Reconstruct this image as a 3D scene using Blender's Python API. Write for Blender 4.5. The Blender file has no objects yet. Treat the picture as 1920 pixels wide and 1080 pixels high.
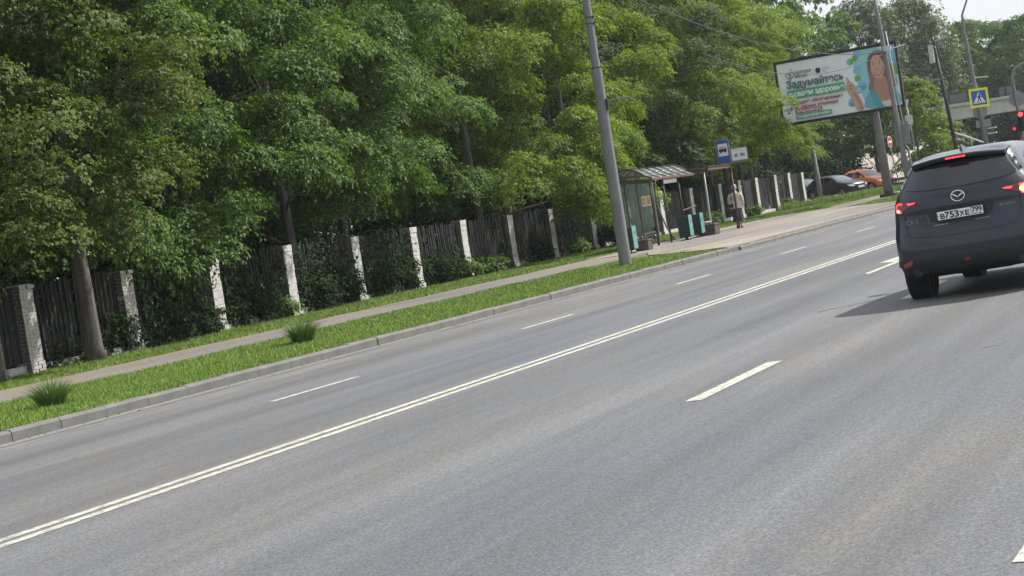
import bpy, bmesh, math, random
import numpy as np
from mathutils import Vector, Matrix
random.seed(7)
S = bpy.context.scene
COL = S.collection
R_ = math.radians

# ------------------------------------------------------------------ camera
cam = bpy.data.cameras.new('camera')
cam.sensor_width = 36.0
cam.lens = 3559.32 / 1920 * 36
cam.clip_start = 0.1
cam.clip_end = 3000
camo = bpy.data.objects.new('camera', cam)
COL.objects.link(camo)
r = Vector((0.3932956, -0.9065903, -0.1530116)); u = Vector((0.0929563, -0.1263613, 0.9876193)); f = Vector((0.9147009, 0.4026498, -0.0345759))
camo.matrix_world = Matrix(((r.x, u.x, -f.x, 0), (r.y, u.y, -f.y, 0), (r.z, u.z, -f.z, 1.769), (0, 0, 0, 1)))
S.camera = camo

# ------------------------------------------------------------------ sky, sun, exposure
SUN_EL, SUN_AZ = R_(48.7), R_(131.0)          # azimuth from +Y towards +X
W = bpy.data.worlds.new('World'); S.world = W; W.use_nodes = True
wn, wl = W.node_tree.nodes, W.node_tree.links
sky = wn.new('ShaderNodeTexSky'); sky.sky_type = 'NISHITA'; sky.sun_disc = False
sky.sun_elevation = SUN_EL; sky.sun_rotation = SUN_AZ
sky.air_density = 1.2; sky.dust_density = 2.5; sky.ozone_density = 1.0
# thin white cloud veil, even over the whole dome
tc = wn.new('ShaderNodeTexCoord'); mp = wn.new('ShaderNodeMapping'); mp.inputs['Scale'].default_value = (1, 1, 2.6)
nz = wn.new('ShaderNodeTexNoise'); nz.inputs['Scale'].default_value = 2.3; nz.inputs['Detail'].default_value = 7; nz.inputs['Roughness'].default_value = 0.55
cr = wn.new('ShaderNodeValToRGB'); cr.color_ramp.elements[0].position = 0.24; cr.color_ramp.elements[1].position = 0.5
mx = wn.new('ShaderNodeMix'); mx.data_type = 'RGBA'
mx.inputs['B'].default_value = (11.4, 11.9, 12.6, 1)
wl.new(tc.outputs['Generated'], mp.inputs['Vector']); wl.new(mp.outputs[0], nz.inputs['Vector']); wl.new(nz.outputs['Fac'], cr.inputs['Fac'])
ms = wn.new('ShaderNodeMath'); ms.operation = 'MULTIPLY'; ms.inputs[1].default_value = 0.75
wl.new(cr.outputs['Color'], ms.inputs[0]); wl.new(ms.outputs[0], mx.inputs['Factor']); wl.new(sky.outputs['Color'], mx.inputs['A'])
bg = wn['Background']; bg.inputs['Strength'].default_value = 0.072
wl.new(mx.outputs['Result'], bg.inputs['Color'])
sun = bpy.data.lights.new('sun', 'SUN'); sun.energy = 5.0; sun.angle = R_(0.55); sun.color = (1.0, 0.965, 0.915)
suno = bpy.data.objects.new('sun', sun); COL.objects.link(suno)
sd = Vector((math.sin(SUN_AZ) * math.cos(SUN_EL), math.cos(SUN_AZ) * math.cos(SUN_EL), math.sin(SUN_EL)))
suno.rotation_euler = sd.to_track_quat('Z', 'Y').to_euler()
S.view_settings.view_transform = 'Standard'; S.view_settings.look = 'None'
S.view_settings.exposure = 0.36; S.view_settings.gamma = 1.0; S.view_settings.use_curve_mapping = False
try:
    S.cycles.max_bounces = 6; S.cycles.diffuse_bounces = 2; S.cycles.glossy_bounces = 3; S.cycles.transmission_bounces = 4
    S.cycles.transparent_max_bounces = 6; S.cycles.use_denoising = True; S.cycles.sample_clamp_indirect = 8
except Exception:
    pass

# ------------------------------------------------------------------ materials
def mat(name, col, rough=0.6, metal=0.0, spec=0.5, coat=0.0, emit=None, estr=0.0, noise=None, bump=None, alpha=None, trans=0.0, ior=None):
    """noise=(scale, amount, second colour or None, stretch xyz or None); bump=(scale, strength)"""
    m = bpy.data.materials.new(name); m.use_nodes = True
    n, l = m.node_tree.nodes, m.node_tree.links
    b = n['Principled BSDF']
    b.inputs['Base Color'].default_value = (*col, 1); b.inputs['Roughness'].default_value = rough
    b.inputs['Metallic'].default_value = metal; b.inputs['Specular IOR Level'].default_value = spec
    b.inputs['Coat Weight'].default_value = coat; b.inputs['Coat Roughness'].default_value = 0.04
    if trans: b.inputs['Transmission Weight'].default_value = trans
    if ior: b.inputs['IOR'].default_value = ior
    if emit: b.inputs['Emission Color'].default_value = (*emit, 1); b.inputs['Emission Strength'].default_value = estr
    t = n.new('ShaderNodeTexCoord')
    if noise:
        sc, am, c2, st = noise
        if c2 is None: c2 = tuple(c * (1 - am) for c in col)
        mpn = n.new('ShaderNodeMapping'); mpn.inputs['Scale'].default_value = st or (1, 1, 1)
        z = n.new('ShaderNodeTexNoise'); z.inputs['Scale'].default_value = sc; z.inputs['Detail'].default_value = 6; z.inputs['Roughness'].default_value = 0.6
        rp = n.new('ShaderNodeValToRGB'); rp.color_ramp.elements[0].position = 0.35; rp.color_ramp.elements[1].position = 0.68
        rp.color_ramp.elements[0].color = (*col, 1); rp.color_ramp.elements[1].color = (*c2, 1)
        l.new(t.outputs['Object'], mpn.inputs['Vector']); l.new(mpn.outputs[0], z.inputs['Vector']); l.new(z.outputs['Fac'], rp.inputs['Fac']); l.new(rp.outputs['Color'], b.inputs['Base Color'])
    if bump:
        z2 = n.new('ShaderNodeTexNoise'); z2.inputs['Scale'].default_value = bump[0]; z2.inputs['Detail'].default_value = 4
        bp = n.new('ShaderNodeBump'); bp.inputs['Strength'].default_value = bump[1]; bp.inputs['Distance'].default_value = 0.02
        l.new(t.outputs['Object'], z2.inputs['Vector']); l.new(z2.outputs['Fac'], bp.inputs['Height']); l.new(bp.outputs[0], b.inputs['Normal'])
    return m

def leaf_mat(name, c1, c2, c3, tr=0.3, rough=0.45, spec=0.4):
    m = bpy.data.materials.new(name); m.use_nodes = True
    n, l = m.node_tree.nodes, m.node_tree.links
    b = n['Principled BSDF']; b.inputs['Roughness'].default_value = rough; b.inputs['Specular IOR Level'].default_value = spec
    g = n.new('ShaderNodeNewGeometry'); rp = n.new('ShaderNodeValToRGB')
    e = rp.color_ramp.elements; e[0].color = (*c1, 1); e[1].color = (*c3, 1); e[1].position = 1.0
    k = rp.color_ramp.elements.new(0.55); k.color = (*c2, 1)
    l.new(g.outputs['Random Per Island'], rp.inputs['Fac']); l.new(rp.outputs['Color'], b.inputs['Base Color'])
    t = n.new('ShaderNodeBsdfTranslucent'); hs = n.new('ShaderNodeMix'); hs.data_type = 'RGBA'; hs.blend_type = 'MULTIPLY'; hs.inputs['Factor'].default_value = 1
    hs.inputs['B'].default_value = (1.55, 1.6, 0.5, 1)
    l.new(rp.outputs['Color'], hs.inputs['A']); l.new(hs.outputs['Result'], t.inputs['Color'])
    x = n.new('ShaderNodeMixShader'); x.inputs[0].default_value = tr
    l.new(b.outputs[0], x.inputs[1]); l.new(t.outputs[0], x.inputs[2]); l.new(x.outputs[0], n['Material Output'].inputs['Surface'])
    return m

def soften(m, k):
    """blade shading: bend the shading normal towards the sky, as a stand of blades catches light together"""
    n, l = m.node_tree.nodes, m.node_tree.links; g = n.new('ShaderNodeNewGeometry')
    a = n.new('ShaderNodeVectorMath'); a.operation = 'SCALE'; a.inputs['Scale'].default_value = 1 - k; l.new(g.outputs['Normal'], a.inputs[0])
    b = n.new('ShaderNodeVectorMath'); b.operation = 'ADD'; b.inputs[1].default_value = (0, 0, k); l.new(a.outputs[0], b.inputs[0])
    c = n.new('ShaderNodeVectorMath'); c.operation = 'NORMALIZE'; l.new(b.outputs[0], c.inputs[0])
    for q in n:
        if q.type in ('BSDF_PRINCIPLED', 'BSDF_TRANSLUCENT'): l.new(c.outputs[0], q.inputs['Normal'])

def asphalt(name, base, grain=0.35, tint=(1.06, 1.0, 0.92), dust=None, tracks=True):
    m = bpy.data.materials.new(name); m.use_nodes = True
    n, l = m.node_tree.nodes, m.node_tree.links
    b = n['Principled BSDF']; b.inputs['Roughness'].default_value = 0.68; b.inputs['Specular IOR Level'].default_value = 0.45
    t = n.new('ShaderNodeTexCoord')
    def nois(scale, detail=4, stretch=(1, 1, 1), rough=0.6):
        mpn = n.new('ShaderNodeMapping'); mpn.inputs['Scale'].default_value = stretch
        z = n.new('ShaderNodeTexNoise'); z.inputs['Scale'].default_value = scale; z.inputs['Detail'].default_value = detail; z.inputs['Roughness'].default_value = rough
        l.new(t.outputs['Object'], mpn.inputs['Vector']); l.new(mpn.outputs[0], z.inputs['Vector']); return z.outputs['Fac']
    def ramp(fac, a, bb, c0, c1):
        r0 = n.new('ShaderNodeValToRGB'); r0.color_ramp.elements[0].position = a; r0.color_ramp.elements[1].position = bb
        r0.color_ramp.elements[0].color = (*c0, 1); r0.color_ramp.elements[1].color = (*c1, 1); l.new(fac, r0.inputs['Fac']); return r0.outputs['Color']
    def mul(a, bb):
        x = n.new('ShaderNodeMix'); x.data_type = 'RGBA'; x.blend_type = 'MULTIPLY'; x.inputs['Factor'].default_value = 1
        l.new(a, x.inputs['A']); l.new(bb, x.inputs['B']); return x.outputs['Result']
    g1 = ramp(nois(42, 2, (1, 1, 1), 0.8), 0.38, 0.64, tuple([1 - grain] * 3), tuple([1 + grain] * 3))
    g2 = ramp(nois(13, 5), 0.36, 0.64, (0.86,) * 3, (1.14,) * 3)
    c = mul(g1, g2)
    big = ramp(nois(0.22, 5, (0.45, 1.5, 1)), 0.32, 0.68, (0.85, 0.88, 0.95), (1.13 * tint[0], 1.11 * tint[1], 1.05 * tint[2]))
    c = mul(c, big)
    if tracks:
        c = mul(c, ramp(nois(0.9, 5, (0.05, 1, 1)), 0.36, 0.64, (0.74,) * 3, (1.25,) * 3))
    k = n.new('ShaderNodeMix'); k.data_type = 'RGBA'; k.blend_type = 'MULTIPLY'; k.inputs['Factor'].default_value = 1
    k.inputs['A'].default_value = (*base, 1); l.new(c, k.inputs['B']); out = k.outputs['Result']
    if dust:                                            # grit swept against the kerb
        y0, y1, dc = dust
        sp = n.new('ShaderNodeSeparateXYZ'); l.new(t.outputs['Object'], sp.inputs[0])
        mr = n.new('ShaderNodeMapRange'); mr.inputs['From Min'].default_value = y0; mr.inputs['From Max'].default_value = y1
        l.new(sp.outputs['Y'], mr.inputs['Value'])
        mm = n.new('ShaderNodeMath'); mm.operation = 'MULTIPLY'; l.new(mr.outputs[0], mm.inputs[0])
        r3 = ramp(nois(1.3, 6, (0.6, 2.0, 1)), 0.38, 0.6, (0.1,) * 3, (0.9,) * 3); l.new(r3, mm.inputs[1])
        x = n.new('ShaderNodeMix'); x.data_type = 'RGBA'; l.new(mm.outputs[0], x.inputs['Factor']); l.new(out, x.inputs['A']); x.inputs['B'].default_value = (*dc, 1); out = x.outputs['Result']
    l.new(out, b.inputs['Base Color'])
    bp = n.new('ShaderNodeBump'); bp.inputs['Strength'].default_value = 0.5; bp.inputs['Distance'].default_value = 0.012
    l.new(nois(70, 3), bp.inputs['Height']); l.new(bp.outputs[0], b.inputs['Normal'])
    return m

def paint_line(name, base):
    """road paint, worn through to the asphalt in specks"""
    m = mat(name, base, 0.55)
    n, l = m.node_tree.nodes, m.node_tree.links; b = n['Principled BSDF']; t = n.new('ShaderNodeTexCoord')
    z = n.new('ShaderNodeTexNoise'); z.inputs['Scale'].default_value = 9; z.inputs['Detail'].default_value = 8; z.inputs['Roughness'].default_value = 0.7
    rp = n.new('ShaderNodeValToRGB'); rp.color_ramp.elements[0].position = 0.37; rp.color_ramp.elements[1].position = 0.55
    rp.color_ramp.elements[0].color = (base[0] * .45, base[1] * .44, base[2] * .42, 1); rp.color_ramp.elements[1].color = (*base, 1)
    l.new(t.outputs['Object'], z.inputs['Vector']); l.new(z.outputs['Fac'], rp.inputs['Fac']); l.new(rp.outputs['Color'], b.inputs['Base Color'])
    return m

M = {}
M['asphalt'] = asphalt('asphalt', (0.114, 0.118, 0.127), 0.36, dust=(13.9, 15.4, (0.2, 0.185, 0.165)))
M['path'] = asphalt('path_asphalt', (0.185, 0.165, 0.145), 0.16, tracks=False)
M['plaza'] = asphalt('plaza_asphalt', (0.21, 0.19, 0.17), 0.16, tracks=True)
M['line'] = paint_line('road_paint', (0.52, 0.51, 0.43))
M['kerb'] = mat('kerb_concrete', (0.165, 0.16, 0.15), 0.85, noise=(3, 0.3, (0.12, 0.116, 0.108), None), bump=(60, 0.4))
M['soil'] = mat('soil', (0.12, 0.145, 0.035), 0.95, noise=(2.4, 0, (0.115, 0.095, 0.06), None), bump=(20, 0.6))
M['ground'] = mat('ground', (0.07, 0.085, 0.03), 0.95, noise=(0.5, 0, (0.07, 0.055, 0.035), None), bump=(8, 0.5))
M['grass'] = leaf_mat('grass_blades', (0.155, 0.275, 0.032), (0.215, 0.35, 0.045), (0.31, 0.41, 0.085), 0.25, 0.6, 0.2)
soften(M['grass'], .72)
M['tuft'] = leaf_mat('sedge_blades', (0.05, 0.10, 0.03), (0.08, 0.15, 0.045), (0.16, 0.22, 0.09), 0.25, 0.45, 0.4)
M['maple'] = leaf_mat('maple_leaves', (0.034, 0.08, 0.02), (0.078, 0.148, 0.034), (0.17, 0.26, 0.055), 0.32, 0.55, 0.14)
M['maple_pale'] = leaf_mat('pale_maple_leaves', (0.055, 0.105, 0.017), (0.13, 0.20, 0.029), (0.26, 0.33, 0.055), 0.38, 0.55, 0.15)
M['deep'] = leaf_mat('shaded_green_leaves', (0.03, 0.06, 0.013), (0.05, 0.09, 0.018), (0.085, 0.135, 0.028), 0.22, 0.55, 0.15)  # darker maple green; its tone holds the shade of neighbouring crowns
M['linden'] = leaf_mat('linden_leaves', (0.055, 0.09, 0.022), (0.09, 0.13, 0.03), (0.15, 0.185, 0.055), 0.32, 0.55, 0.12)
M['poplar'] = leaf_mat('poplar_leaves', (0.055, 0.085, 0.033), (0.085, 0.12, 0.05), (0.13, 0.165, 0.08), 0.28, 0.5, 0.25)
M['dark_leaf'] = leaf_mat('shaded_dark_leaves', (0.012, 0.026, 0.009), (0.022, 0.042, 0.013), (0.04, 0.066, 0.02), 0.12, 0.75, 0.07)  # near-black tone stands in for shade under and behind the trees
M['bark'] = mat('bark', (0.135, 0.12, 0.103), 0.9, noise=(3.0, 0, (0.055, 0.049, 0.043), (4, 4, 0.6)), bump=(24, 1.0))
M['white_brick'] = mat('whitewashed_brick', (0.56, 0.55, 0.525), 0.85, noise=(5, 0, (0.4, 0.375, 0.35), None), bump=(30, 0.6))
M['grey_brick'] = mat('grey_brown_brick', (0.17, 0.145, 0.125), 0.9, noise=(6, 0, (0.10, 0.088, 0.08), None), bump=(30, 0.6))
M['mortar'] = mat('mortar', (0.4, 0.38, 0.35), 0.9, bump=(40, 0.5))
M['slat'] = mat('weathered_slat', (0.022, 0.0215, 0.021), 0.9, noise=(3, 0, (0.01, 0.01, 0.01), (6, 6, 0.5)))
M['rail'] = mat('fence_rail_metal', (0.035, 0.034, 0.033), 0.7)
M['galv'] = mat('galvanised_steel', (0.25, 0.26, 0.265), 0.5, 0.5, noise=(2.2, 0.25, None, (3, 3, 0.7)))
M['pole_grey'] = mat('grey_pole_paint', (0.21, 0.215, 0.215), 0.6, noise=(1.6, 0, (0.15, 0.15, 0.15), (3, 3, 0.8)), bump=(9, 0.25))
M['pole_conc'] = mat('concrete_pole', (0.24, 0.24, 0.235), 0.85, noise=(2.5, 0, (0.17, 0.165, 0.155), (3, 3, 0.6)), bump=(22, 0.4))
M['dark_metal'] = mat('dark_metal', (0.04, 0.04, 0.042), 0.5, 0.3)
M['brown_steel'] = mat('brown_painted_steel', (0.075, 0.05, 0.042), 0.55, noise=(4, 0.35, None, None))
M['rust'] = mat('rusty_red_steel', (0.16, 0.07, 0.05), 0.75, noise=(4, 0, (0.08, 0.05, 0.045), None))
M['white_metal'] = mat('white_paint_metal', (0.62, 0.62, 0.6), 0.5, noise=(6, 0.25, None, None))
M['conc_dark'] = mat('dark_concrete', (0.11, 0.085, 0.075), 0.9, noise=(5, 0.4, None, None), bump=(25, 0.5))
M['concrete'] = mat('concrete', (0.46, 0.45, 0.42), 0.85, noise=(1.2, 0, (0.34, 0.33, 0.3), None), bump=(14, 0.4))
M['bin'] = mat('dark_teal_bin', (0.012, 0.04, 0.041), 0.6, noise=(5, 0.3, None, None))
M['bin_pale'] = mat('pale_teal_panel', (0.13, 0.32, 0.285), 0.55, noise=(5, 0.2, None, None))
M['wood'] = mat('bench_wood', (0.2, 0.13, 0.1), 0.7, noise=(4, 0.4, None, (8, 1, 8)))
M['bench_white'] = mat('bench_pale', (0.5, 0.5, 0.5), 0.6, noise=(5, 0.25, None, None))
M['paper'] = mat('paper', (0.75, 0.74, 0.7), 0.7)
M['paper_y'] = mat('yellow_paper', (0.55, 0.4, 0.12), 0.7)
M['sign_blue'] = mat('sign_blue', (0.02, 0.10, 0.42), 0.45)
M['sign_white'] = mat('sign_white', (0.74, 0.75, 0.75), 0.45)
M['sign_red'] = mat('sign_red', (0.55, 0.02, 0.025), 0.45)
M['sign_yellow'] = mat('sign_fluorescent_yellow', (0.72, 0.78, 0.02), 0.45)
M['sign_back'] = mat('sign_back_grey', (0.24, 0.25, 0.25), 0.55, 0.3, noise=(3, 0.2, None, None))
M['black'] = mat('black_print', (0.012, 0.012, 0.013), 0.6)
M['tyre'] = mat('tyre_rubber', (0.014, 0.014, 0.015), 0.85, bump=(40, 0.3))
M['rim'] = mat('alloy_rim', (0.35, 0.35, 0.36), 0.35, 0.9)
M['plastic'] = mat('black_plastic', (0.016, 0.017, 0.019), 0.62, noise=(4, 0.25, None, None))
M['gloss_black'] = mat('gloss_black', (0.006, 0.006, 0.007), 0.1, coat=0.6)
M['suv_paint'] = mat('dark_blue_metallic', (0.008, 0.012, 0.026), 0.36, 0.15, spec=0.4, coat=0.7, noise=(2.0, 0.12, None, None))
M['glass_dark'] = mat('tinted_glass', (0.010, 0.013, 0.018), 0.05, spec=0.7, noise=(1.3, 0, (0.03, 0.034, 0.042), None))
M['chrome'] = mat('chrome', (0.75, 0.76, 0.78), 0.15, 1.0)
M['lamp_red'] = mat('red_lamp_lens', (0.14, 0.006, 0.008), 0.12, coat=0.5)
M['red_on'] = mat('lit_red_lamp', (0.8, 0.03, 0.03), 0.3, emit=(1.0, 0.035, 0.045), estr=3.2)
M['red_dim'] = mat('dim_red_lamp', (0.4, 0.02, 0.02), 0.3, emit=(1.0, 0.05, 0.05), estr=0.8)
M['red_hot'] = mat('bright_red_lamp', (0.9, 0.2, 0.15), 0.3, emit=(1.0, 0.16, 0.12), estr=4.5)
M['amber_on'] = mat('lit_amber_lamp', (0.9, 0.5, 0.05), 0.3, emit=(1.0, 0.6, 0.12), estr=3.5)
M['reflector'] = mat('red_reflector', (0.28, 0.035, 0.03), 0.3, coat=0.3)
M['orange_paint'] = mat('orange_car_paint', (0.72, 0.165, 0.02), 0.4, coat=0.7)
M['black_paint'] = mat('black_car_paint', (0.006, 0.007, 0.009), 0.35, coat=0.35)
M['blue_paint'] = mat('dark_blue_car_paint', (0.03, 0.045, 0.10), 0.3, coat=0.8)
M['headlamp'] = mat('headlamp_glass', (0.75, 0.77, 0.8), 0.15, 0.3, coat=0.5)
M['screen_glass'] = mat('windscreen_glass', (0.12, 0.15, 0.155), 0.06, spec=0.8)
M['skin'] = mat('skin', (0.45, 0.28, 0.2), 0.6)
M['hair'] = mat('grey_hair', (0.5, 0.48, 0.45), 0.8, bump=(60, 0.5))
M['jacket'] = mat('cream_jacket', (0.62, 0.56, 0.48), 0.85, noise=(6, 0.2, None, None), bump=(18, 0.4))
M['skirt'] = mat('dark_green_skirt', (0.028, 0.042, 0.04), 0.85, bump=(14, 0.4))
M['bag'] = mat('pale_bag', (0.45, 0.45, 0.42), 0.7, noise=(7, 0.4, None, None))
M['wire'] = mat('black_cable', (0.03, 0.03, 0.03), 0.6)
M['stone'] = mat('pale_rubble_stone', (0.48, 0.44, 0.37), 0.9, noise=(0.9, 0, (0.28, 0.25, 0.2), None), bump=(3, 0.8))
# printed colours of the poster
for k, c in dict(p_white=(0.80, 0.85, 0.85), p_text=(0.10, 0.17, 0.18), p_red=(0.42, 0.035, 0.12), p_green=(0.09, 0.36, 0.20), p_green2=(0.15, 0.42, 0.12), p_blue=(0.10, 0.36, 0.55),
                 p_blue2=(0.22, 0.50, 0.66), p_sky=(0.30, 0.60, 0.68), p_teal=(0.13, 0.43, 0.48), p_teal2=(0.08, 0.33, 0.38), p_skin=(0.56, 0.34, 0.26), p_skin2=(0.44, 0.23, 0.165), p_hair=(0.12, 0.075, 0.055),
                 p_hair2=(0.24, 0.17, 0.14), p_lace=(0.62, 0.57, 0.55), p_lips=(0.45, 0.09, 0.10), p_dark=(0.03, 0.03, 0.035), p_maroon=(0.33, 0.03, 0.08), p_grey=(0.2, 0.22, 0.23)).items():
    M[k] = mat('print_' + k[2:], c, 0.6)

def glass_pane(name, tint=(0.6, 0.68, 0.66), fac=0.35):
    m = bpy.data.materials.new(name); m.use_nodes = True
    n, l = m.node_tree.nodes, m.node_tree.links
    b = n['Principled BSDF']; b.inputs['Base Color'].default_value = (*tint, 1); b.inputs['Roughness'].default_value = 0.12
    t = n.new('ShaderNodeBsdfTransparent'); t.inputs['Color'].default_value = (0.82, 0.88, 0.86, 1)
    z = n.new('ShaderNodeTexNoise'); z.inputs['Scale'].default_value = 1.8; z.inputs['Detail'].default_value = 6
    mr = n.new('ShaderNodeMapRange'); mr.inputs['To Min'].default_value = fac * 0.5; mr.inputs['To Max'].default_value = fac * 1.5
    l.new(z.outputs['Fac'], mr.inputs['Value'])
    x = n.new('ShaderNodeMixShader'); l.new(mr.outputs[0], x.inputs[0])
    l.new(t.outputs[0], x.inputs[1]); l.new(b.outputs[0], x.inputs[2]); l.new(x.outputs[0], n['Material Output'].inputs['Surface'])
    return m
M['pane'] = glass_pane('dusty_glass', (0.32, 0.36, 0.34), 0.28)
M['roof_pane'] = glass_pane('roof_polycarbonate', (0.36, 0.39, 0.36), 0.6)

# ------------------------------------------------------------------ mesh helpers
class MB:
    def __init__(s): s.v, s.f, s.m = [], [], []
    def add(s, vs, fs, mi=0):
        o = len(s.v); s.v += [tuple(p) for p in vs]; s.f += [tuple(i + o for i in q) for q in fs]; s.m += [mi] * len(fs); return s
    def box(s, x0, x1, y0, y1, z0, z1, mi=0, mtx=None):
        vs = [Vector(p) for p in ((x0, y0, z0), (x1, y0, z0), (x1, y1, z0), (x0, y1, z0), (x0, y0, z1), (x1, y0, z1), (x1, y1, z1), (x0, y1, z1))]
        if mtx is not None: vs = [mtx @ p for p in vs]
        return s.add(vs, [(0, 3, 2, 1), (4, 5, 6, 7), (0, 1, 5, 4), (1, 2, 6, 5), (2, 3, 7, 6), (3, 0, 4, 7)], mi)
    def tube(s, pts, rad, n=8, mi=0, sq=None):
        pts = [Vector(p) for p in pts]
        if not hasattr(rad, '__len__'): rad = [rad] * len(pts)
        vs, fs = [], []; prev = None
        for i, p in enumerate(pts):
            d = (pts[min(i + 1, len(pts) - 1)] - pts[max(i - 1, 0)]).normalized()
            if prev is None:
                a = d.orthogonal().normalized() if abs(d.z) < 0.9 else (Vector((1, 0, 0)) - d * d.x).normalized()
            else:
                a = (prev - d * prev.dot(d)).normalized()
            prev = a; b = d.cross(a)
            for k in range(n):
                t = 2 * math.pi * k / n
                vs.append(p + (a * math.cos(t) + b * math.sin(t)) * rad[i])
        for i in range(len(pts) - 1):
            for k in range(n):
                fs.append((i * n + k, i * n + (k + 1) % n, (i + 1) * n + (k + 1) % n, (i + 1) * n + k))
        fs.append(tuple(range(n - 1, -1, -1))); fs.append(tuple((len(pts) - 1) * n + k for k in range(n)))
        return s.add(vs, fs, mi)
    def prism(s, poly, org, ax, ay, az, t, mi=0):
        """2-d polygon in the (ax, ay) frame at org, extruded from 0 to t along az"""
        org, ax, ay, az = Vector(org), Vector(ax), Vector(ay), Vector(az); k = len(poly)
        lo = [org + ax * p[0] + ay * p[1] for p in poly]; hi = [p + az * t for p in lo]
        fs = [tuple(range(k - 1, -1, -1)), tuple(range(k, 2 * k))] + [(i, (i + 1) % k, k + (i + 1) % k, k + i) for i in range(k)]
        return s.add(lo + hi, fs, mi)
    def mesh(s, name, mats, smooth=False):
        me = bpy.data.meshes.new(name); me.from_pydata(s.v, [], s.f)
        for m in (mats if isinstance(mats, (list, tuple)) else [mats]): me.materials.append(m)
        if len(me.materials) > 1: me.polygons.foreach_set('material_index', s.m)
        if smooth: me.polygons.foreach_set('use_smooth', [True] * len(me.polygons))
        me.validate(); me.update(); return me

def link(name, me, parent=None, loc=None, rot=None):
    o = bpy.data.objects.new(name, me); COL.objects.link(o)
    if parent is not None: o.parent = parent
    if loc is not None: o.location = loc
    if rot is not None: o.rotation_euler = rot
    return o
def obj(name, mb, mats, parent=None, smooth=False, bevel=0.0, loc=None, rot=None, autosm=None):
    me = mb.mesh(name, mats, smooth)
    o = link(name, me, parent, loc, rot)
    if autosm is not None:
        me.polygons.foreach_set('use_smooth', [True] * len(me.polygons))
        try: me.set_sharp_from_angle(angle=R_(autosm))
        except Exception: pass
    if bevel:
        b = o.modifiers.new('bevel', 'BEVEL'); b.width = bevel; b.segments = 2; b.limit_method = 'ANGLE'; b.angle_limit = R_(40)
    return o
def tag(o, label, cat, group=None):
    o['label'] = label; o['category'] = cat
    if group: o['group'] = group
    return o
def thing(name, label, cat, loc=(0, 0, 0), rotz=0.0, group=None):
    o = bpy.data.objects.new(name, None); o.empty_display_size = 0.2; COL.objects.link(o)
    o.location = loc; o.rotation_euler = (0, 0, rotz); return tag(o, label, cat, group)
def struct(o): o['kind'] = 'structure'; return o
def stuff(o): o['kind'] = 'stuff'; return o
def sheet(name, pts, z, m, parent=None, kind='structure', thick=0.0):
    mb = MB()
    if thick: mb.prism(pts, (0, 0, z - thick), (1, 0, 0), (0, 1, 0), (0, 0, 1), thick)
    else: mb.add([(x, y, z) for x, y in pts], [tuple(range(len(pts)))])
    o = obj(name, mb, m, parent)
    if kind: o['kind'] = kind
    return o
_txt = {}
def text_mesh(txt, size, weight=0.0, extrude=0.0, align='LEFT', spacing=1.0):
    c = bpy.data.curves.new('lettering', 'FONT'); c.body = txt; c.size = size; c.extrude = extrude; c.align_x = align; c.space_character = spacing
    o = bpy.data.objects.new('lettering', c); COL.objects.link(o)
    bpy.context.view_layer.update()
    dg = bpy.context.evaluated_depsgraph_get()
    me = bpy.data.meshes.new_from_object(o.evaluated_get(dg))
    bpy.data.objects.remove(o); bpy.data.curves.remove(c); return me
def frame_mtx(org, right, up):
    a = Vector(right).normalized(); b = Vector(up).normalized(); c = a.cross(b); o = Vector(org)
    return Matrix(((a.x, b.x, c.x, o.x), (a.y, b.y, c.y, o.y), (a.z, b.z, c.z, o.z), (0, 0, 0, 1)))
def lettering(name, txt, size, m, parent, mtx, weight=0.0, align='LEFT', width=None, spacing=1.0, shear=0.0):
    me = text_mesh(txt, size, weight, 0.0, align, spacing)
    xs = [v.co.x for v in me.vertices] or [0, 1]
    sx = width / (max(xs) - min(xs)) if width else 1.0
    x0 = min(xs) if align == 'LEFT' else (min(xs) + max(xs)) / 2
    base = [((v.co.x - x0) * sx, v.co.y) for v in me.vertices]; faces = [tuple(p.vertices) for p in me.polygons]
    bpy.data.meshes.remove(me); mb = MB()
    shifts = [(0, 0, 0)] if not weight else [(0, 0, 0), (weight, 0, .0002), (-weight, 0, .0004), (0, weight, .0006), (0, -weight, .0008)]
    for dx, dy, dz in shifts: mb.add([mtx @ Vector((x + dx, y + dy, dz)) for x, y in base], faces)
    return obj(name, mb, m, parent)

def leaves_mesh(name, P, N, A, L, Wd, m, fold=0.25):
    """rhombic folded leaves: centres P, normals N, axes A, lengths L, widths Wd (numpy)"""
    n = len(P); A = A - N * (A * N).sum(1, keepdims=True); A /= np.linalg.norm(A, axis=1, keepdims=True) + 1e-9
    B = np.cross(N, A); L = L[:, None]; Wd = Wd[:, None]
    V = np.empty((n, 4, 3), np.float32)
    V[:, 0] = P - A * L * .5; V[:, 2] = P + A * L * .5 - N * L * .10
    V[:, 1] = P + B * Wd * .5 + N * Wd * fold - A * L * .06; V[:, 3] = P - B * Wd * .5 + N * Wd * fold - A * L * .06
    me = bpy.data.meshes.new(name); me.vertices.add(n * 4); me.vertices.foreach_set('co', V.ravel())
    me.loops.add(n * 4); me.loops.foreach_set('vertex_index', np.arange(n * 4, dtype=np.int32))
    me.polygons.add(n); me.polygons.foreach_set('loop_start', np.arange(0, n * 4, 4, dtype=np.int32))
    try: me.polygons.foreach_set('loop_total', np.full(n, 4, np.int32))
    except Exception: pass
    me.materials.append(m); me.update(calc_edges=True); return me
def unit(a): return a / (np.linalg.norm(a, axis=1, keepdims=True) + 1e-9)

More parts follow.
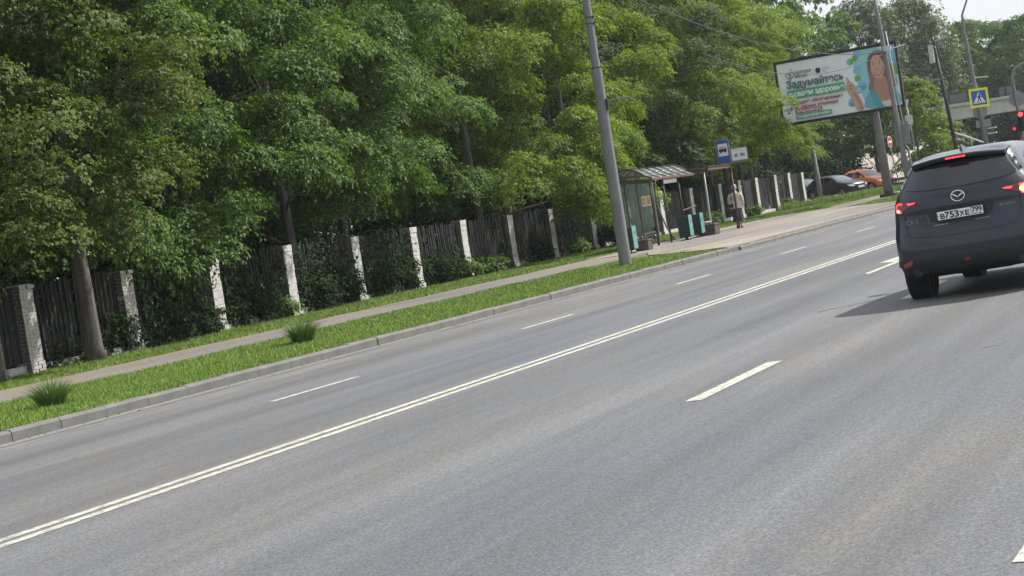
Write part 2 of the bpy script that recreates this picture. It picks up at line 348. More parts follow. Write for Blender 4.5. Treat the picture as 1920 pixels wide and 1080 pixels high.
def blades_mesh(name, P, H, Wd, lean, m, rng):
    n = len(P); t = rng.uniform(0, 2 * np.pi, n); D = np.c_[np.cos(t), np.sin(t), np.zeros(n)]
    t2 = rng.uniform(0, 2 * np.pi, n); Ln = np.c_[np.cos(t2), np.sin(t2), np.zeros(n)] * (lean * rng.uniform(.2, 1, n))[:, None]
    V = np.empty((n, 3, 3), np.float32)
    V[:, 0] = P - D * Wd[:, None] * .5; V[:, 1] = P + D * Wd[:, None] * .5; V[:, 2] = P + Ln * H[:, None]; V[:, 2, 2] += H
    me = bpy.data.meshes.new(name); me.vertices.add(n * 3); me.vertices.foreach_set('co', V.ravel())
    me.loops.add(n * 3); me.loops.foreach_set('vertex_index', np.arange(n * 3, dtype=np.int32))
    me.polygons.add(n); me.polygons.foreach_set('loop_start', np.arange(0, n * 3, 3, dtype=np.int32))
    try: me.polygons.foreach_set('loop_total', np.full(n, 3, np.int32))
    except Exception: pass
    me.materials.append(m); me.update(calc_edges=True); return me

# ================================================================== SETTING
sheet('ground', [(-900, -900), (1500, -900), (1500, 900), (-900, 900)], -0.05, M['ground'])
road = sheet('road', [(-30, -16), (420, -16), (420, 15.49), (-30, 15.49)], 0.0, M['asphalt'], thick=0.04)
sheet('verge_ground', [(-30, 15.62), (420, 15.62), (420, 420), (-30, 420)], 0.12, M['soil'], thick=0.2)
rng = np.random.default_rng(3)
def wob(x): return 0.07 * math.sin(x * .9) + 0.05 * math.sin(x * 2.3 + 1)
xs = [-30 + i * 1.5 for i in range(60)]
sheet('path', [(x, 20.0 + wob(x)) for x in xs] + [(x, 22.62 + wob(x + 9)) for x in reversed(xs)], 0.15, M['path'], thick=0.06)
sheet('pavement', [(50.9, 15.63), (77.9, 15.63), (78.9, 16.9), (80.6, 18.3), (82.7, 19.7), (84.3, 21.0), (85.0, 22.3), (83.8, 23.3), (79.0, 23.75), (70, 23.6), (60, 23.45), (57.5, 22.6), (56.6, 20.1), (53.5, 19.0), (51.6, 17.2)], 0.155, M['plaza'], thick=0.06)
sheet('crossing_path', [(83.2, 20.2), (90, 19.85), (96.3, 20.2), (104, 20.6), (116, 20.9), (116, 22.7), (104, 22.5), (96.4, 22.0), (90, 22.1), (84.6, 21.3)], 0.15, M['path'], thick=0.06)
sheet('parking_lot', [(104, 24.4), (150, 24.8), (175, 60), (112, 60)], 0.15, M['path'], thick=0.06)

# painted lines on the road: flat print, 4 mm up, children of the road
def line_piece(name, x0, x1, y, w, z=0.004, m='line'):
    n = max(1, int((x1 - x0) / 6)); mb = MB()
    for i in range(n):
        a, b = x0 + (x1 - x0) * i / n, x0 + (x1 - x0) * (i + 1) / n
        mb.add([(a, y - w / 2, z), (b, y - w / 2, z), (b, y + w / 2, z), (a, y + w / 2, z)], [(0, 1, 2, 3)])
    return obj(name, mb, M[m], road)
line_piece('solid_line', -28, 84, 9.40, 0.12); line_piece('solid_line', -28, 84, 9.18, 0.12)
for i in range(-4, 8):
    line_piece('lane_dash', 20.44 + 8.07 * i, 22.72 + 8.07 * i, 12.48, 0.115)
for x0 in (15.5, 24.5, 33.4, 42.5, 51.5): line_piece('lane_dash', x0, x0 + 2.65, 5.30, 0.155)
for x0 in (-7, 0.2, 8.15, 17.2, 26.2): line_piece('lane_dash', x0, x0 + 2.6, 1.40, 0.155)
a = MB(); a.add([(31.2, 7.28, .004), (34.6, 7.32, .004), (34.6, 7.44, .004), (31.45, 7.42, .004)], [(0, 1, 2, 3)])
a.add([(34.0, 7.44, .004), (36.6, 7.70, .004), (34.2, 7.78, .004)], [(0, 1, 2)])
obj('lane_arrow', a, M['line'], road)
# small cracks and patches
def crack(pts, w):
    mb = MB(); n = len(pts); vs = []
    for i, (x, y) in enumerate(pts): vs += [(x, y - w * (.4 + .6 * math.sin(math.pi * (i + .5) / n)), .003), (x, y + w * (.4 + .6 * math.sin(math.pi * (i + .5) / n)), .003)]
    mb.add(vs, [(2 * i, 2 * i + 2, 2 * i + 3, 2 * i + 1) for i in range(n - 1)]); obj('crack', mb, M['black'], road)
crack([(22.9, 7.32), (22.86, 7.2), (22.8, 7.06), (22.77, 6.93), (22.68, 6.8)], 0.018)
crack([(24.0, 6.35), (24.3, 6.22), (24.7, 5.9), (25.1, 5.7)], 0.02)
crack([(17.2, 3.1), (17.3, 3.0), (17.33, 2.9)], 0.012)

# kerb: every stone its own piece
kerb = bpy.data.objects.new('kerb', None); COL.objects.link(kerb); kerb['kind'] = 'structure'
def kerb_mesh():
    mb = MB(); pr = [(0, -0.05), (-0.0, 0.115), (0.035, 0.15), (0.155, 0.15), (0.155, -0.05)]
    n = len(pr); mb.add([(x, y, z) for x in (0.004, 0.996) for y, z in pr], [tuple(range(n)), tuple(range(2 * n - 1, n - 1, -1))] + [(i, i + n, (i + 1) % n + n, (i + 1) % n) for i in range(n)])
    return mb.mesh('kerb_stone', M['kerb'])
kme = kerb_mesh()
for i in range(-14, 58):
    x = 20.105 + i
    if x < 50.6: y, z, rz = 15.475, 0, 0
    else: y, z, rz = 15.40 + 0.05 * min(1, (x - 50.6) / 10), -0.03, 0
    o = link('kerb_stone', kme, kerb, (x, y + random.uniform(-.008, .008), z + random.uniform(-.006, .006)), (random.uniform(-.012, .012), random.uniform(-.004, .004), random.uniform(-.004, .004)))
gm = MB(); gm.add([(5, 15.16, .006), (78, 15.2, .006), (78, 15.42, .006), (5, 15.47, .006)], [(0, 1, 2, 3)])
obj('gutter_strip', gm, mat('gutter_mortar', (0.19, 0.183, 0.17), 0.9, noise=(2.2, 0, (0.17, 0.165, 0.155), (0.5, 3, 1)), bump=(50, .4)), road)

# grass
def scatter(n, x0, x1, y0, y1, rng, dens=None):
    P = np.c_[rng.uniform(x0, x1, n), rng.uniform(y0, y1, n), np.full(n, 0.115)]
    return P
def noise2(P, s, seed):
    r2 = np.random.default_rng(seed); ph = r2.uniform(0, 6.28, (6, 2)); k = r2.normal(0, s, (6, 2))
    return sum(np.sin(P[:, 0] * k[i, 0] + ph[i, 0]) * np.sin(P[:, 1] * k[i, 1] + ph[i, 1]) for i in range(6)) / 2.2
def grass(name, bands, seed, hk=1.0):
    rng = np.random.default_rng(seed); Ps = []
    for (n, x0, x1, y0, y1) in bands: Ps.append(scatter(n, x0, x1, y0, y1, rng))
    P = np.concatenate(Ps); q0 = noise2(P, 2.6, seed + 50) + .5 * noise2(P, 7, seed + 70); P = P[rng.uniform(0, 1, len(P)) < np.clip(1.05 + .75 * q0, .22, 1)]; q = noise2(P, 1.6, seed)
    H = np.clip(0.05 + 0.014 * q + rng.normal(0, .02, len(P)), .025, .2) * hk
    d = P[:, 0] * .91 + P[:, 1] * .4
    Wd = 0.007 + 0.00019 * d + rng.uniform(0, .004, len(P))
    o = link(name, blades_mesh(name, P, H, Wd, 0.75, M['grass'], rng)); return stuff(o)
def clip_keep(P, f): return P[f(P)]
grass('verge_grass', [(170000, 14, 30, 15.68, 20.05), (95000, 30, 42, 15.68, 20.05), (42000, 42, 50.7, 15.68, 20.05), (5000, 50.7, 53, 17.3, 19.6)], 11)
grass('fence_grass', [(52000, 24, 42, 22.6, 26.4), (52000, 42, 62, 22.65, 27.0), (50000, 62, 80, 23.75, 27.6), (26000, 80, 112, 23.6, 27.6)], 12, 1.1)
grass('island_grass', [(26000, 86, 118, 22.9, 24.3), (26000, 80.5, 116, 16, 20.0)], 13, 1.2)

grass('unmown_grass', [(16000, 103, 113, 23.6, 25.6), (9000, 98, 108, 26.0, 27.2)], 14, 4.5)
g = np.random.default_rng(77)      # dry leaves and grit along the gutter and the path edges
LX = g.uniform(14, 60, 520); LY = np.where(g.uniform(0, 1, 520) < .6, 15.42 - np.abs(g.normal(0, .10, 520)), np.where(g.uniform(0, 1, 520) < .5, 20.06, 22.5) + g.normal(0, .09, 520))
LZ = np.where(LY < 15.5, .012, .158); NN = unit(np.c_[g.normal(0, .25, 520), g.normal(0, .25, 520), np.ones(520)])
M['litter'] = leaf_mat('dry_leaves', (0.10, 0.07, 0.035), (0.2, 0.16, 0.09), (0.3, 0.27, 0.18), 0.1, 0.8, 0.1)
stuff(link('leaf_litter', leaves_mesh('leaf_litter', np.c_[LX, LY, LZ], NN, unit(g.normal(0, 1, (520, 3))), g.uniform(.02, .06, 520), g.uniform(.012, .035, 520), M['litter'])))
# tall sedge clumps on the verge
def sedge(label, x, y, rad, h, seed):
    t = thing('sedge_clump', label, 'grass tuft', (x, y, .12), 0, 'tall grass clumps on the verge')
    rng = np.random.default_rng(seed); mb = MB()
    for i in range(900):
        a = rng.uniform(0, 6.283); L = h * rng.uniform(.6, 1.15); sp = rad * rng.uniform(.35, 1.1); r0 = rng.uniform(0, .2)
        w = rng.uniform(.0035, .007); d = Vector((math.cos(a), math.sin(a), 0)); sd_ = Vector((-d.y, d.x, 0)); pts = []
        for k in range(5):
            tt = k / 4; pts.append(d * (r0 + sp * tt ** 1.6) + Vector((0, 0, L * (tt - .42 * tt * tt * tt * sp / rad))))
        vs = []
        for k, p in enumerate(pts): ww = w * (1 - .9 * k / 4); vs += [p - sd_ * ww, p + sd_ * ww]
        mb.add(vs, [(2 * k, 2 * k + 1, 2 * k + 3, 2 * k + 2) for k in range(4)])
    stuff(obj('blades', mb, M['tuft'], t))
sedge('tall arching grass clump on the verge near the left picture edge', 22.6, 17.5, .46, .5, 1)
sedge('larger tall grass clump between path and kerb below the fourth white pillar', 30.9, 18.0, .52, .56, 2)

# ------------------------------------------------------------------ fence with whitewashed pillars
PX = [29.1, 33.3, 37.18, 41.32, 45.4, 49.7, 53.98, 58.14, 62.59, 66.94, 71.85, 76.2, 80.6, 85.0, 89.6, 92.96, 96.09, 99.76, 102.6, 105.5]
def YF(x): return 25.7 + (x - 30) * .03 if x < 40 else 26.1 + .045 * (min(x, 72) - 40)
fence = thing('fence', 'long fence of dark metal slats between whitewashed brick pillars under the trees', 'fence', (0, 0, 0.11))
PW, PD, PH = 0.46, 0.36, 1.95
bricks_ = {}
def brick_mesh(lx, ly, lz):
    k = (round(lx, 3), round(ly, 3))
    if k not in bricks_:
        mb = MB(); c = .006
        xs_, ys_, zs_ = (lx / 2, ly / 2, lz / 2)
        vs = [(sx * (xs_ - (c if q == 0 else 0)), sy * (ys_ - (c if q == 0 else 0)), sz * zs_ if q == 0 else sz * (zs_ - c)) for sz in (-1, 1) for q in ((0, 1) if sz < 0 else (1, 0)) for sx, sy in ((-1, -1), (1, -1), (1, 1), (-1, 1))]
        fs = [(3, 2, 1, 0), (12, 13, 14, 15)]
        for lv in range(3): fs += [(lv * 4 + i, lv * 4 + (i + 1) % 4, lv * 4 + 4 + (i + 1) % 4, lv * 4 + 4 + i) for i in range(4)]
        mb.add(vs, fs); me = mb.mesh('brick', [M['grey_brick'], M['white_brick']])
        for q in me.polygons: q.material_index = 1 if (q.normal.y < -.5 or q.normal.z > .8) else 0  # road-facing and top faces pale, all others grey brown
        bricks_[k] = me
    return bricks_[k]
for i, x in enumerate(PX):
    y = YF(x); mb = MB(); lean = random.uniform(-.012, .012); h = PH + random.uniform(-.06, .06)
    if i in (1, 2):
        mb.box(x - PW + .012, x - .012, y + .012, y + PD - .012, 0, h - .02)
        p = obj('pillar', mb, M['mortar'], fence); p['label'] = 'whitewashed brick pillar with bare patches'
        ch = .083; nb = int(h / ch)
        for k in range(nb):
            if k % 2 == 0: lay = [(.115, .06, .222, .115), (.345, .06, .222, .115), (.115, .30, .222, .115), (.345, .30, .222, .115), (.0575, .18, .11, .115), (.4025, .18, .11, .115)]
            else: lay = [(.0575, .09, .11, .172), (.23, .09, .222, .172), (.4025, .09, .11, .172), (.0575, .27, .11, .172), (.4025, .27, .11, .172), (.23, .27, .222, .172)]
            ex = .02 if k < 3 else (.03 if k == nb - 1 else 0)
            for bx, by, lx, ly in lay:
                if k > 3 and random.random() < .025: continue
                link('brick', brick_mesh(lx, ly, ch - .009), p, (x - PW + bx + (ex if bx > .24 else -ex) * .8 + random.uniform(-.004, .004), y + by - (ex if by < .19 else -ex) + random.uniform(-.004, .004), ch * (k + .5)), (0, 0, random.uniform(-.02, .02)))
    else:
        nk = 11
        for k in range(nk):
            z0, z1 = h * k / nk, h * (k + 1) / nk - .006; e = .035 if k == 0 else (.012 if k == nk - 1 else random.uniform(-.006, .006)); dx = lean * z0
            mb.box(x - PW - e + dx, x + e + dx, y - e, y + PD + e, z0, z1)
        mb.box(x - PW + .012, x - .012, y + .012, y + PD - .012, 0, h - .01)
        po = obj('pillar', mb, [M['grey_brick'], M['white_brick']], fence, bevel=.008)
        for q in po.data.polygons: q.material_index = 1 if (q.normal.y < -.5 or q.normal.z > .8) else 0  # same split: pale towards the road and on top, grey brown elsewhere
slat_me = []
for k in range(3):
    mb = MB(); mb.box(-.065, .065, 0, .012, .0, 1.62 + .05 * k); mb.box(-.065, -.05, -.014, 0, 0, 1.62 + .05 * k); mb.box(.05, .065, -.014, 0, 0, 1.62 + .05 * k)
    slat_me.append(mb.mesh('slat', M['slat']))
far = MB(); cnt = 0
for i in range(len(PX) - 1):
    x0, x1 = PX[i], PX[i + 1] - PW; y0, y1 = YF(x0) + .2, YF(x1) + .2; yaw = math.atan2(y1 - y0, x1 - x0)
    L = math.hypot(x1 - x0, y1 - y0)
    for z in (.42, 1.62):
        mb = MB(); mb.box(0, L, .02, .055, z - .025, z + .025, mtx=Matrix.Translation((x0, y0, 0)) @ Matrix.Rotation(yaw, 4, 'Z')); obj('rail', mb, M['rail'], fence)
    n = int(L / .165)
    for k in range(n):
        s = (k + .5) / n; px, py = x0 + (x1 - x0) * s, y0 + (y1 - y0) * s
        if random.random() < .05 and i > 0: continue
        if cnt < 298 and i > 0:
            link('slat', slat_me[random.randrange(3)], fence, (px, py, .26 + random.uniform(-.02, .02)), (random.uniform(-.02, .02), random.uniform(-.02, .02), yaw + random.uniform(-.05, .05))); cnt += 1
        else:
            far.box(-.065, .065, 0, .012, .26, 1.9, mtx=Matrix.Translation((px, py, 0)) @ Matrix.Rotation(yaw, 4, 'Z'))
    # low plinth of painted bricks between pillars
    if i in (1, 2, 3, 4, 5):
        mb = MB(); mb.box(0, L, -.05, .10, 0, .17, mtx=Matrix.Translation((x0, y0, 0)) @ Matrix.Rotation(yaw, 4, 'Z')); obj('plinth', mb, M['mortar'], fence)
        nb = int(L / .27)
        for row in range(2):
            for k in range(nb):
                if random.random() < (.12 if row == 0 else .35): continue
                s = (k + .5 + .5 * (row % 2)) / nb
                if s > .99: continue
                o = link('brick', brick_mesh(.255, .12, .08), fence, (x0 + (x1 - x0) * s, y0 + (y1 - y0) * s - .09 + random.uniform(-.015, .01), .05 + row * .09), (random.uniform(-.04, .04), random.uniform(-.03, .03), yaw + random.uniform(-.06, .06)))
    else:
        mb = MB(); mb.box(0, L, -.07, .10, 0, .2, mtx=Matrix.Translation((x0, y0, 0)) @ Matrix.Rotation(yaw, 4, 'Z')); obj('plinth', mb, M['white_brick'], fence, bevel=.01)
stuff(obj('slats', far, M['slat'], fence))

# ================================================================== TREES
def crown_arrays(seed, zb, zt, R, nclump, sprays, lps, ll, lw, droop=0.7, up=0.6, clump=(0.7, 1.25), flat=0.6, low=0.72, pend=0.0, spread=0.24, boughs=0):
    g = np.random.default_rng(seed)
    t = g.uniform(0, 1, nclump) ** 0.95; th = g.uniform(0, 2 * np.pi, nclump) + np.arange(nclump) * 2.399
    rr = np.where(t > .38, np.sqrt(np.clip(1 - ((t - .38) / .63) ** 2, 0, 1)), low + (1 - low) * t / .38) * R
    lob = 1 + .22 * np.sin(th * 3 + seed) * np.sin(t * 9 + seed) + .12 * np.sin(th * 5 + t * 14)
    rad = rr * lob * (0.42 + 0.58 * np.sqrt(g.uniform(0, 1, nclump)))
    C = np.c_[rad * np.cos(th), rad * np.sin(th), zb + (zt - zb) * t]
    ca = g.uniform(clump[0], clump[1], nclump) * (0.75 + .25 * rr / R)
    if boughs:                                       # leaf clumps gathered on separate drooping boughs, with gaps between
        nb = boughs; tb = (np.arange(nb) + .5 + g.uniform(-.35, .35, nb)) / nb; thb = np.arange(nb) * 2.399 + g.uniform(-.35, .35, nb)
        rb = np.where(tb > .38, np.sqrt(np.clip(1 - ((tb - .38) / .66) ** 2, 0, 1)), low + (1 - low) * tb / .38) * R * g.uniform(.52, .96, nb)
        bi = np.arange(nclump) % nb; k5 = g.normal(0, 1, (nclump, 3)); outb = np.c_[np.cos(thb), np.sin(thb)][bi]; tan = np.c_[-outb[:, 1], outb[:, 0]]
        o1 = k5[:, 0] * .5; o2 = k5[:, 1] * .55
        C = np.c_[outb * (rb[bi] + o1)[:, None] + tan * o2[:, None], zb + (zt - zb) * tb[bi] + k5[:, 2] * .32 - o1 * .55 * droop - np.abs(o2) * .25]
    ci = np.repeat(np.arange(nclump), sprays); n = len(ci)
    d = unit(g.normal(0, 1, (n, 3))); d[:, 2] = np.where(g.uniform(0, 1, n) < .8, np.abs(d[:, 2]), d[:, 2])
    out = unit(np.c_[C[ci, 0], C[ci, 1], np.zeros(n)] + 1e-6)
    q = np.where(g.uniform(0, 1, n) < .82, g.uniform(.78, 1.04, n), g.uniform(.3, .8, n))
    q *= 1 + .16 * np.sin(d[:, 0] * 5 + ci * 1.7) * np.sin(d[:, 1] * 6 + ci * 2.3)
    P = C[ci] + d * np.c_[ca[ci], ca[ci], ca[ci] * flat] * q[:, None]
    P[:, 2] -= droop * .35 * np.clip(((P - C[ci]) * out).sum(1), 0, 2) ** 1.3
    P[:, 2] -= pend * g.uniform(0, 1, n)
    A = unit(out * .5 + d * .6 + np.array([0, 0, -droop]) + g.normal(0, .35, (n, 3)))
    N = unit(np.array([0, 0, up]) + d * .75 + out * .4 + g.normal(0, .2, (n, 3)))
    k = np.tile(np.arange(lps), n); si = np.repeat(np.arange(n), lps)
    B = np.cross(N, A); m = len(si)
    off = (k / max(1, lps - 1) - .2) * spread; side = np.where(k % 2 == 0, 1, -1) * np.where(k == lps - 1, 0, 1)
    LP = P[si] + A[si] * (off * g.uniform(.7, 1.3, m))[:, None] + B[si] * (side * ll * .42)[:, None] + g.normal(0, .025, (m, 3))
    LA = unit(A[si] * .8 + B[si] * (side * .75)[:, None] + np.array([0, 0, -.18 * droop]) + g.normal(0, .22, (m, 3)))
    LN = unit(N[si] + g.normal(0, .27, (m, 3)))
    s = g.uniform(.7, 1.25, m)
    return LP, LN, LA, ll * s, lw * s * g.uniform(.85, 1.15, m), C

def trunk_mesh(seed, C, zb, h, r0, limbs=20, fork=0.33, lean=0.0):
    g = np.random.default_rng(seed + 99); mb = MB(); pts, rad = [], []
    ax = g.uniform(-.22, .22, 2)
    for k in range(9):
        t = k / 8; pts.append((ax[0] * math.sin(t * 4) * t + lean * t * h * .1, ax[1] * math.sin(t * 3 + 1) * t, t * h * .86)); rad.append(r0 * (1.35 if k == 0 else 1) * (1 - .86 * t) + .015)
    pts.insert(1, (0, 0, .35)); rad.insert(1, r0 * 1.04)
    mb.tube(pts, rad, 12)
    idx = g.choice(len(C), min(limbs, len(C)), replace=False)
    for i in idx:
        c = Vector(C[i]); zs = max(zb * .8, min(h * .8, c.z - g.uniform(.6, 2.0))); t = min(1, zs / (h * .86)); j = t * 8
        a = Vector((ax[0] * math.sin(t * 4) * t + lean * t * h * .1, ax[1] * math.sin(t * 3 + 1) * t, zs)); mid = a.lerp(c, .5) + Vector((g.uniform(-.2, .2), g.uniform(-.2, .2), g.uniform(.0, .45)))
        rr = max(.018, r0 * (1 - .86 * t) * .32); mb.tube([a, a.lerp(mid, .5) + Vector((0, 0, .08)), mid, c], [rr, rr * .8, rr * .55, .012], 5)
    return mb.mesh('trunk', M['bark'], True)

TV = {}
def variant(key, seed, leafm, zb, zt, R, r0, nclump=150, sprays=42, lps=7, ll=.112, lw=.052, **kw):
    LP, LN, LA, L, Wd, C = crown_arrays(seed, zb, zt, R, nclump, sprays, lps, ll, lw, **kw)
    TV[key] = (trunk_mesh(seed, C, zb, zt, r0), leaves_mesh('crown', LP, LN, LA, L, Wd, M[leafm]))
BG = dict(clump=(0.66, 1.02), flat=.6, low=.88)
variant('maple0', 1, 'maple', 2.1, 12.2, 5.0, .17, droop=.95, nclump=132, sprays=112, boughs=20, **BG)
variant('maple1', 2, 'maple', 2.0, 11.6, 4.8, .15, droop=.9, nclump=118, sprays=112, boughs=20, **BG)
variant('maple2', 3, 'maple_pale', 1.85, 12.0, 4.9, .16, droop=.8, nclump=126, sprays=112, boughs=20, **BG)
variant('maple3', 4, 'maple_pale', 2.05, 11.2, 4.7, .15, droop=.7, nclump=112, sprays=112, boughs=20, **BG)
variant('linden', 5, 'linden', 2.5, 13.0, 3.6, .195, nclump=85, sprays=130, lps=6, ll=.09, lw=.075, droop=.5, up=.75, spread=.18, clump=(.7, 1.1), flat=.6, boughs=30)
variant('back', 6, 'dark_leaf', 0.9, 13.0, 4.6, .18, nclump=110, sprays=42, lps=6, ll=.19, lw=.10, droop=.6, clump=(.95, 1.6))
variant('poplar', 7, 'poplar', 2.5, 15.5, 4.2, .25, nclump=210, sprays=42, lps=5, ll=.24, lw=.12, droop=1.1, pend=1.1, flat=.9)
variant('far', 8, 'maple', 2.0, 14.0, 5.0, .25, nclump=90, sprays=60, lps=5, ll=.26, lw=.15, droop=.5, clump=(.9, 1.7))
variant('small', 9, 'maple_pale', 1.0, 6.8, 1.9, .09, nclump=50, sprays=56, lps=6, ll=.17, lw=.085, droop=.6, clump=(.5, .85))
variant('multi', 10, 'deep', 1.7, 6.6, 3.0, .16, nclump=60, sprays=56, lps=6, ll=.18, lw=.095, droop=.6, clump=(.7, 1.2))

variant('wide', 13, 'maple_pale', 2.9, 7.4, 5.0, .15, droop=.8, nclump=110, sprays=112, boughs=20, clump=(.66, 1.02), flat=.6, low=1.0)
variant('high', 14, 'maple_pale', 3.4, 11.6, 4.5, .15, droop=.7, nclump=98, sprays=112, boughs=19, **BG)
variant('deep', 12, 'deep', 2.9, 11.8, 4.8, .16, droop=.85, nclump=112, sprays=90, boughs=20, **BG)
def tree(key, label, x, y, rz, s=1.0, sz=None, group=None, z=.12, name='maple_tree', cat='tree'):
    t = thing(name, label, cat, (x, y, z), rz, group); t.scale = (s, s, sz or s)
    link('trunk', TV[key][0], t); link('crown', TV[key][1], t); return t
tree('linden', 'dark leaved street tree with thick bare trunk beside the leftmost brick pillar', 34.3, 25.2, .3, 1.0, name='linden_tree')
tree('linden', 'shorter leaning street tree at the left picture edge before the fence', 30.6, 24.9, 2.4, .92, name='linden_tree')
ordn = ['first', 'second', 'third', 'fourth', 'fifth', 'sixth', 'seventh', 'eighth', 'ninth', 'tenth', 'eleventh', 'twelfth', 'thirteenth', 'fourteenth', 'fifteenth', 'sixteenth', 'seventeenth', 'eighteenth']
row = [('maple1', 33.2, 29.4), ('maple0', 38.6, 30.2), ('maple1', 43.4, 29.0), ('maple0', 48.2, 28.7), ('maple1', 52.6, 29.3), ('maple0', 58.6, 31.4), ('maple2', 63.6, 29.6), ('maple3', 68.2, 30.4),
       ('maple2', 74.4, 30.0), ('deep', 79.4, 32.6), ('deep', 85.2, 32.4), ('deep', 91.2, 31.2), ('high', 95.2, 31.6), ('high', 100.2, 31.2), ('high', 105.0, 31.8), ('high', 110, 32.6), ('high', 115, 34.0)]
random.seed(41)
for i, (x, y) in enumerate([(41.0, 32.6), (46.2, 32.4), (51.4, 33.0), (56.4, 33.6), (66, 34.0)]):
    tree('deep', f'dark maple standing behind the gap right of the {["second", "third", "fourth", "fifth", "seventh"][i]} row maple', x, y, random.uniform(0, 6.28), 1.0, 1.12, 'dark maples behind the first row')
for i, (k, x, y) in enumerate(row):
    y -= .75
    tree(k, f'leafy maple overhanging the fence, the {ordn[i]} of the row counted from the left', x, y, random.uniform(0, 6.28), random.uniform(.95, 1.1), random.uniform(1.02, 1.18), 'maples in a row behind the fence')
for i in range(18):
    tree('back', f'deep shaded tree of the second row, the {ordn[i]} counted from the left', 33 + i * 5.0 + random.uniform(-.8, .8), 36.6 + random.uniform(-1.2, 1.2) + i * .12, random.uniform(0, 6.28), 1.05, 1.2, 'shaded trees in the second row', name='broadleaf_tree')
tree('wide', 'pale maple whose branches hide the lower left corner of the billboard', 89.6, 28.0, 1.0, 1.0, 1.0)
tree('multi', 'dark several stemmed tree behind the parked orange car', 139.5, 30.75, .4, 1.05, 1.0, name='broadleaf_tree')
tree('multi', 'broad dark tree behind the parked black car', 146.0, 36.6, 2.0, 1.25, 1.15, name='broadleaf_tree')
tree('multi', 'dark tree at the far end of the fence behind the grey post', 134.5, 38.0, 3.0, 1.2, 1.2, name='broadleaf_tree')
tree('small', 'small yellow green tree just right of the billboard', 125.7, 24.9, .5, 1.0, .98, name='young_tree')
tree('small', 'smaller yellow green bush tree before the bridge end', 134.2, 25.4, 2.5, .9, .66, name='young_tree')
tree('poplar', 'tall grey green weeping tree behind the billboard right corner', 211.5, 46.4, .2, 1.3, 1.3, name='poplar_tree')
tree('poplar', 'tall grey green tree above the traffic camera pole', 218.5, 42.6, 1.9, 1.3, 1.28, name='poplar_tree')
tree('far', 'tall sunlit tree behind the top edge of the billboard', 163.6, 41.5, 1.2, 1.0, 1.3, name='broadleaf_tree')
tree('far', 'broad tree in the distance between maples and billboard', 148.0, 40.0, 2.2, .95, 1.25, name='broadleaf_tree')
far_labels = ['round leafy tree behind the bridge railing left of the lamp post', 'tall leafy tree behind the bridge beside the curved lamp', 'leafy tree behind the bridge above the crosswalk sign', 'bright leafy tree behind the bridge right of the crosswalk sign', 'leafy tree behind the bridge above the traffic light']
for i, (x, y, s, sz) in enumerate([(228.2, 40.4, .95, 1.15), (236.6, 38.6, 1.0, 1.2), (233.9, 35.0, .95, 1.1), (232.3, 31.0, 1.0, 1.15), (229.5, 25.2, 1.0, 1.15), (237.8, 45.4, 1.0, 1.2), (246, 41.2, 1.0, 1.25), (246, 37.5, 1.0, 1.2), (247.3, 33.0, 1.0, 1.2), (215, 52, .9, 1.0), (205, 60, .9, 1.0), (246, 27, 1.0, 1.2)]):
    tree('far', far_labels[i] if i < 5 else 'distant leafy tree filling the gap beyond the bridge', x, y, random.uniform(0, 6), s, sz * 1.0, 'trees beyond the bridge', name='broadleaf_tree')

# undergrowth along the fence
def bush_variant(key, seed, R, h, m, n=26, sp=34, ll=.12, lw=.075):
    LP, LN, LA, L, Wd, C = crown_arrays(seed, .15, h, R, n, sp, 5, ll, lw, clump=(.25, .5), low=.95, droop=.5)
    mb = MB(); g = np.random.default_rng(seed)
    for c in C[:14]: mb.tube([(c[0] * .15, c[1] * .15, 0), (c[0] * .5, c[1] * .5, c[2] * .6), tuple(c)], [.018, .013, .006], 5)
    TV[key] = (mb.mesh('stem', M['bark']), leaves_mesh('foliage', LP, LN, LA, L, Wd, M[m]))
bush_variant('bush0', 21, .95, 1.15, 'dark_leaf'); bush_variant('bush1', 22, .8, 1.5, 'dark_leaf'); bush_variant('bush2', 23, .55, .6, 'maple', 16)
def bush(key, label, x, y, s=1.0, sz=None, group=None, z=.12):
    t = thing('undergrowth_shrub', label, 'shrub', (x, y, z), random.uniform(0, 6.28), group); t.scale = (s, s, sz or s)
    link('stem', TV[key][0], t); link('foliage', TV[key][1], t); return t
bays = [(1, .78, .5, 'bush0', .8), (2, .35, .5, 'bush1', .9), (2, .75, .3, 'bush0', .62), (3, .3, .45, 'bush1', .85), (3, .72, .2, 'bush2', .8), (4, .3, .4, 'bush0', .8), (4, .7, .35, 'bush1', .8), (5, .35, .4, 'bush0', .85), (5, .75, .4, 'bush1', .75),
        (6, .35, .1, 'bush0', .7), (6, .8, .1, 'bush2', .9), (7, .2, -.25, 'bush2', .8), (8, .5, .1, 'bush1', .6), (9, .4, .1, 'bush2', .8), (10, .15, -.3, 'bush0', .7), (11, .5, .3, 'bush1', .6), (13, .5, .2, 'bush2', .9), (15, .4, .1, 'bush2', .8), (17, .4, .1, 'bush2', .8)]
seen = {}
for (b, s, dy, k, sc) in bays:
    x = PX[b] + (PX[b + 1] - PX[b]) * s; side = 'left' if s < .5 else 'right'
    seen[(b, side)] = 1
    bush(k, f'dark leafy shrub in the {ordn[b - 1]} fence bay from the left, {side} half', x, YF(x) + dy, sc, None, 'shrubs growing along the fence')
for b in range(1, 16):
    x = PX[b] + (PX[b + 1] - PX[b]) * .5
    bush('bush1', f'dark shrub in the shade behind the slats of the {ordn[b - 1]} fence bay from the left', x, YF(x) + 2.0 + random.uniform(0, .8), 1.5, 1.5, 'shrubs in the shade behind the fence')
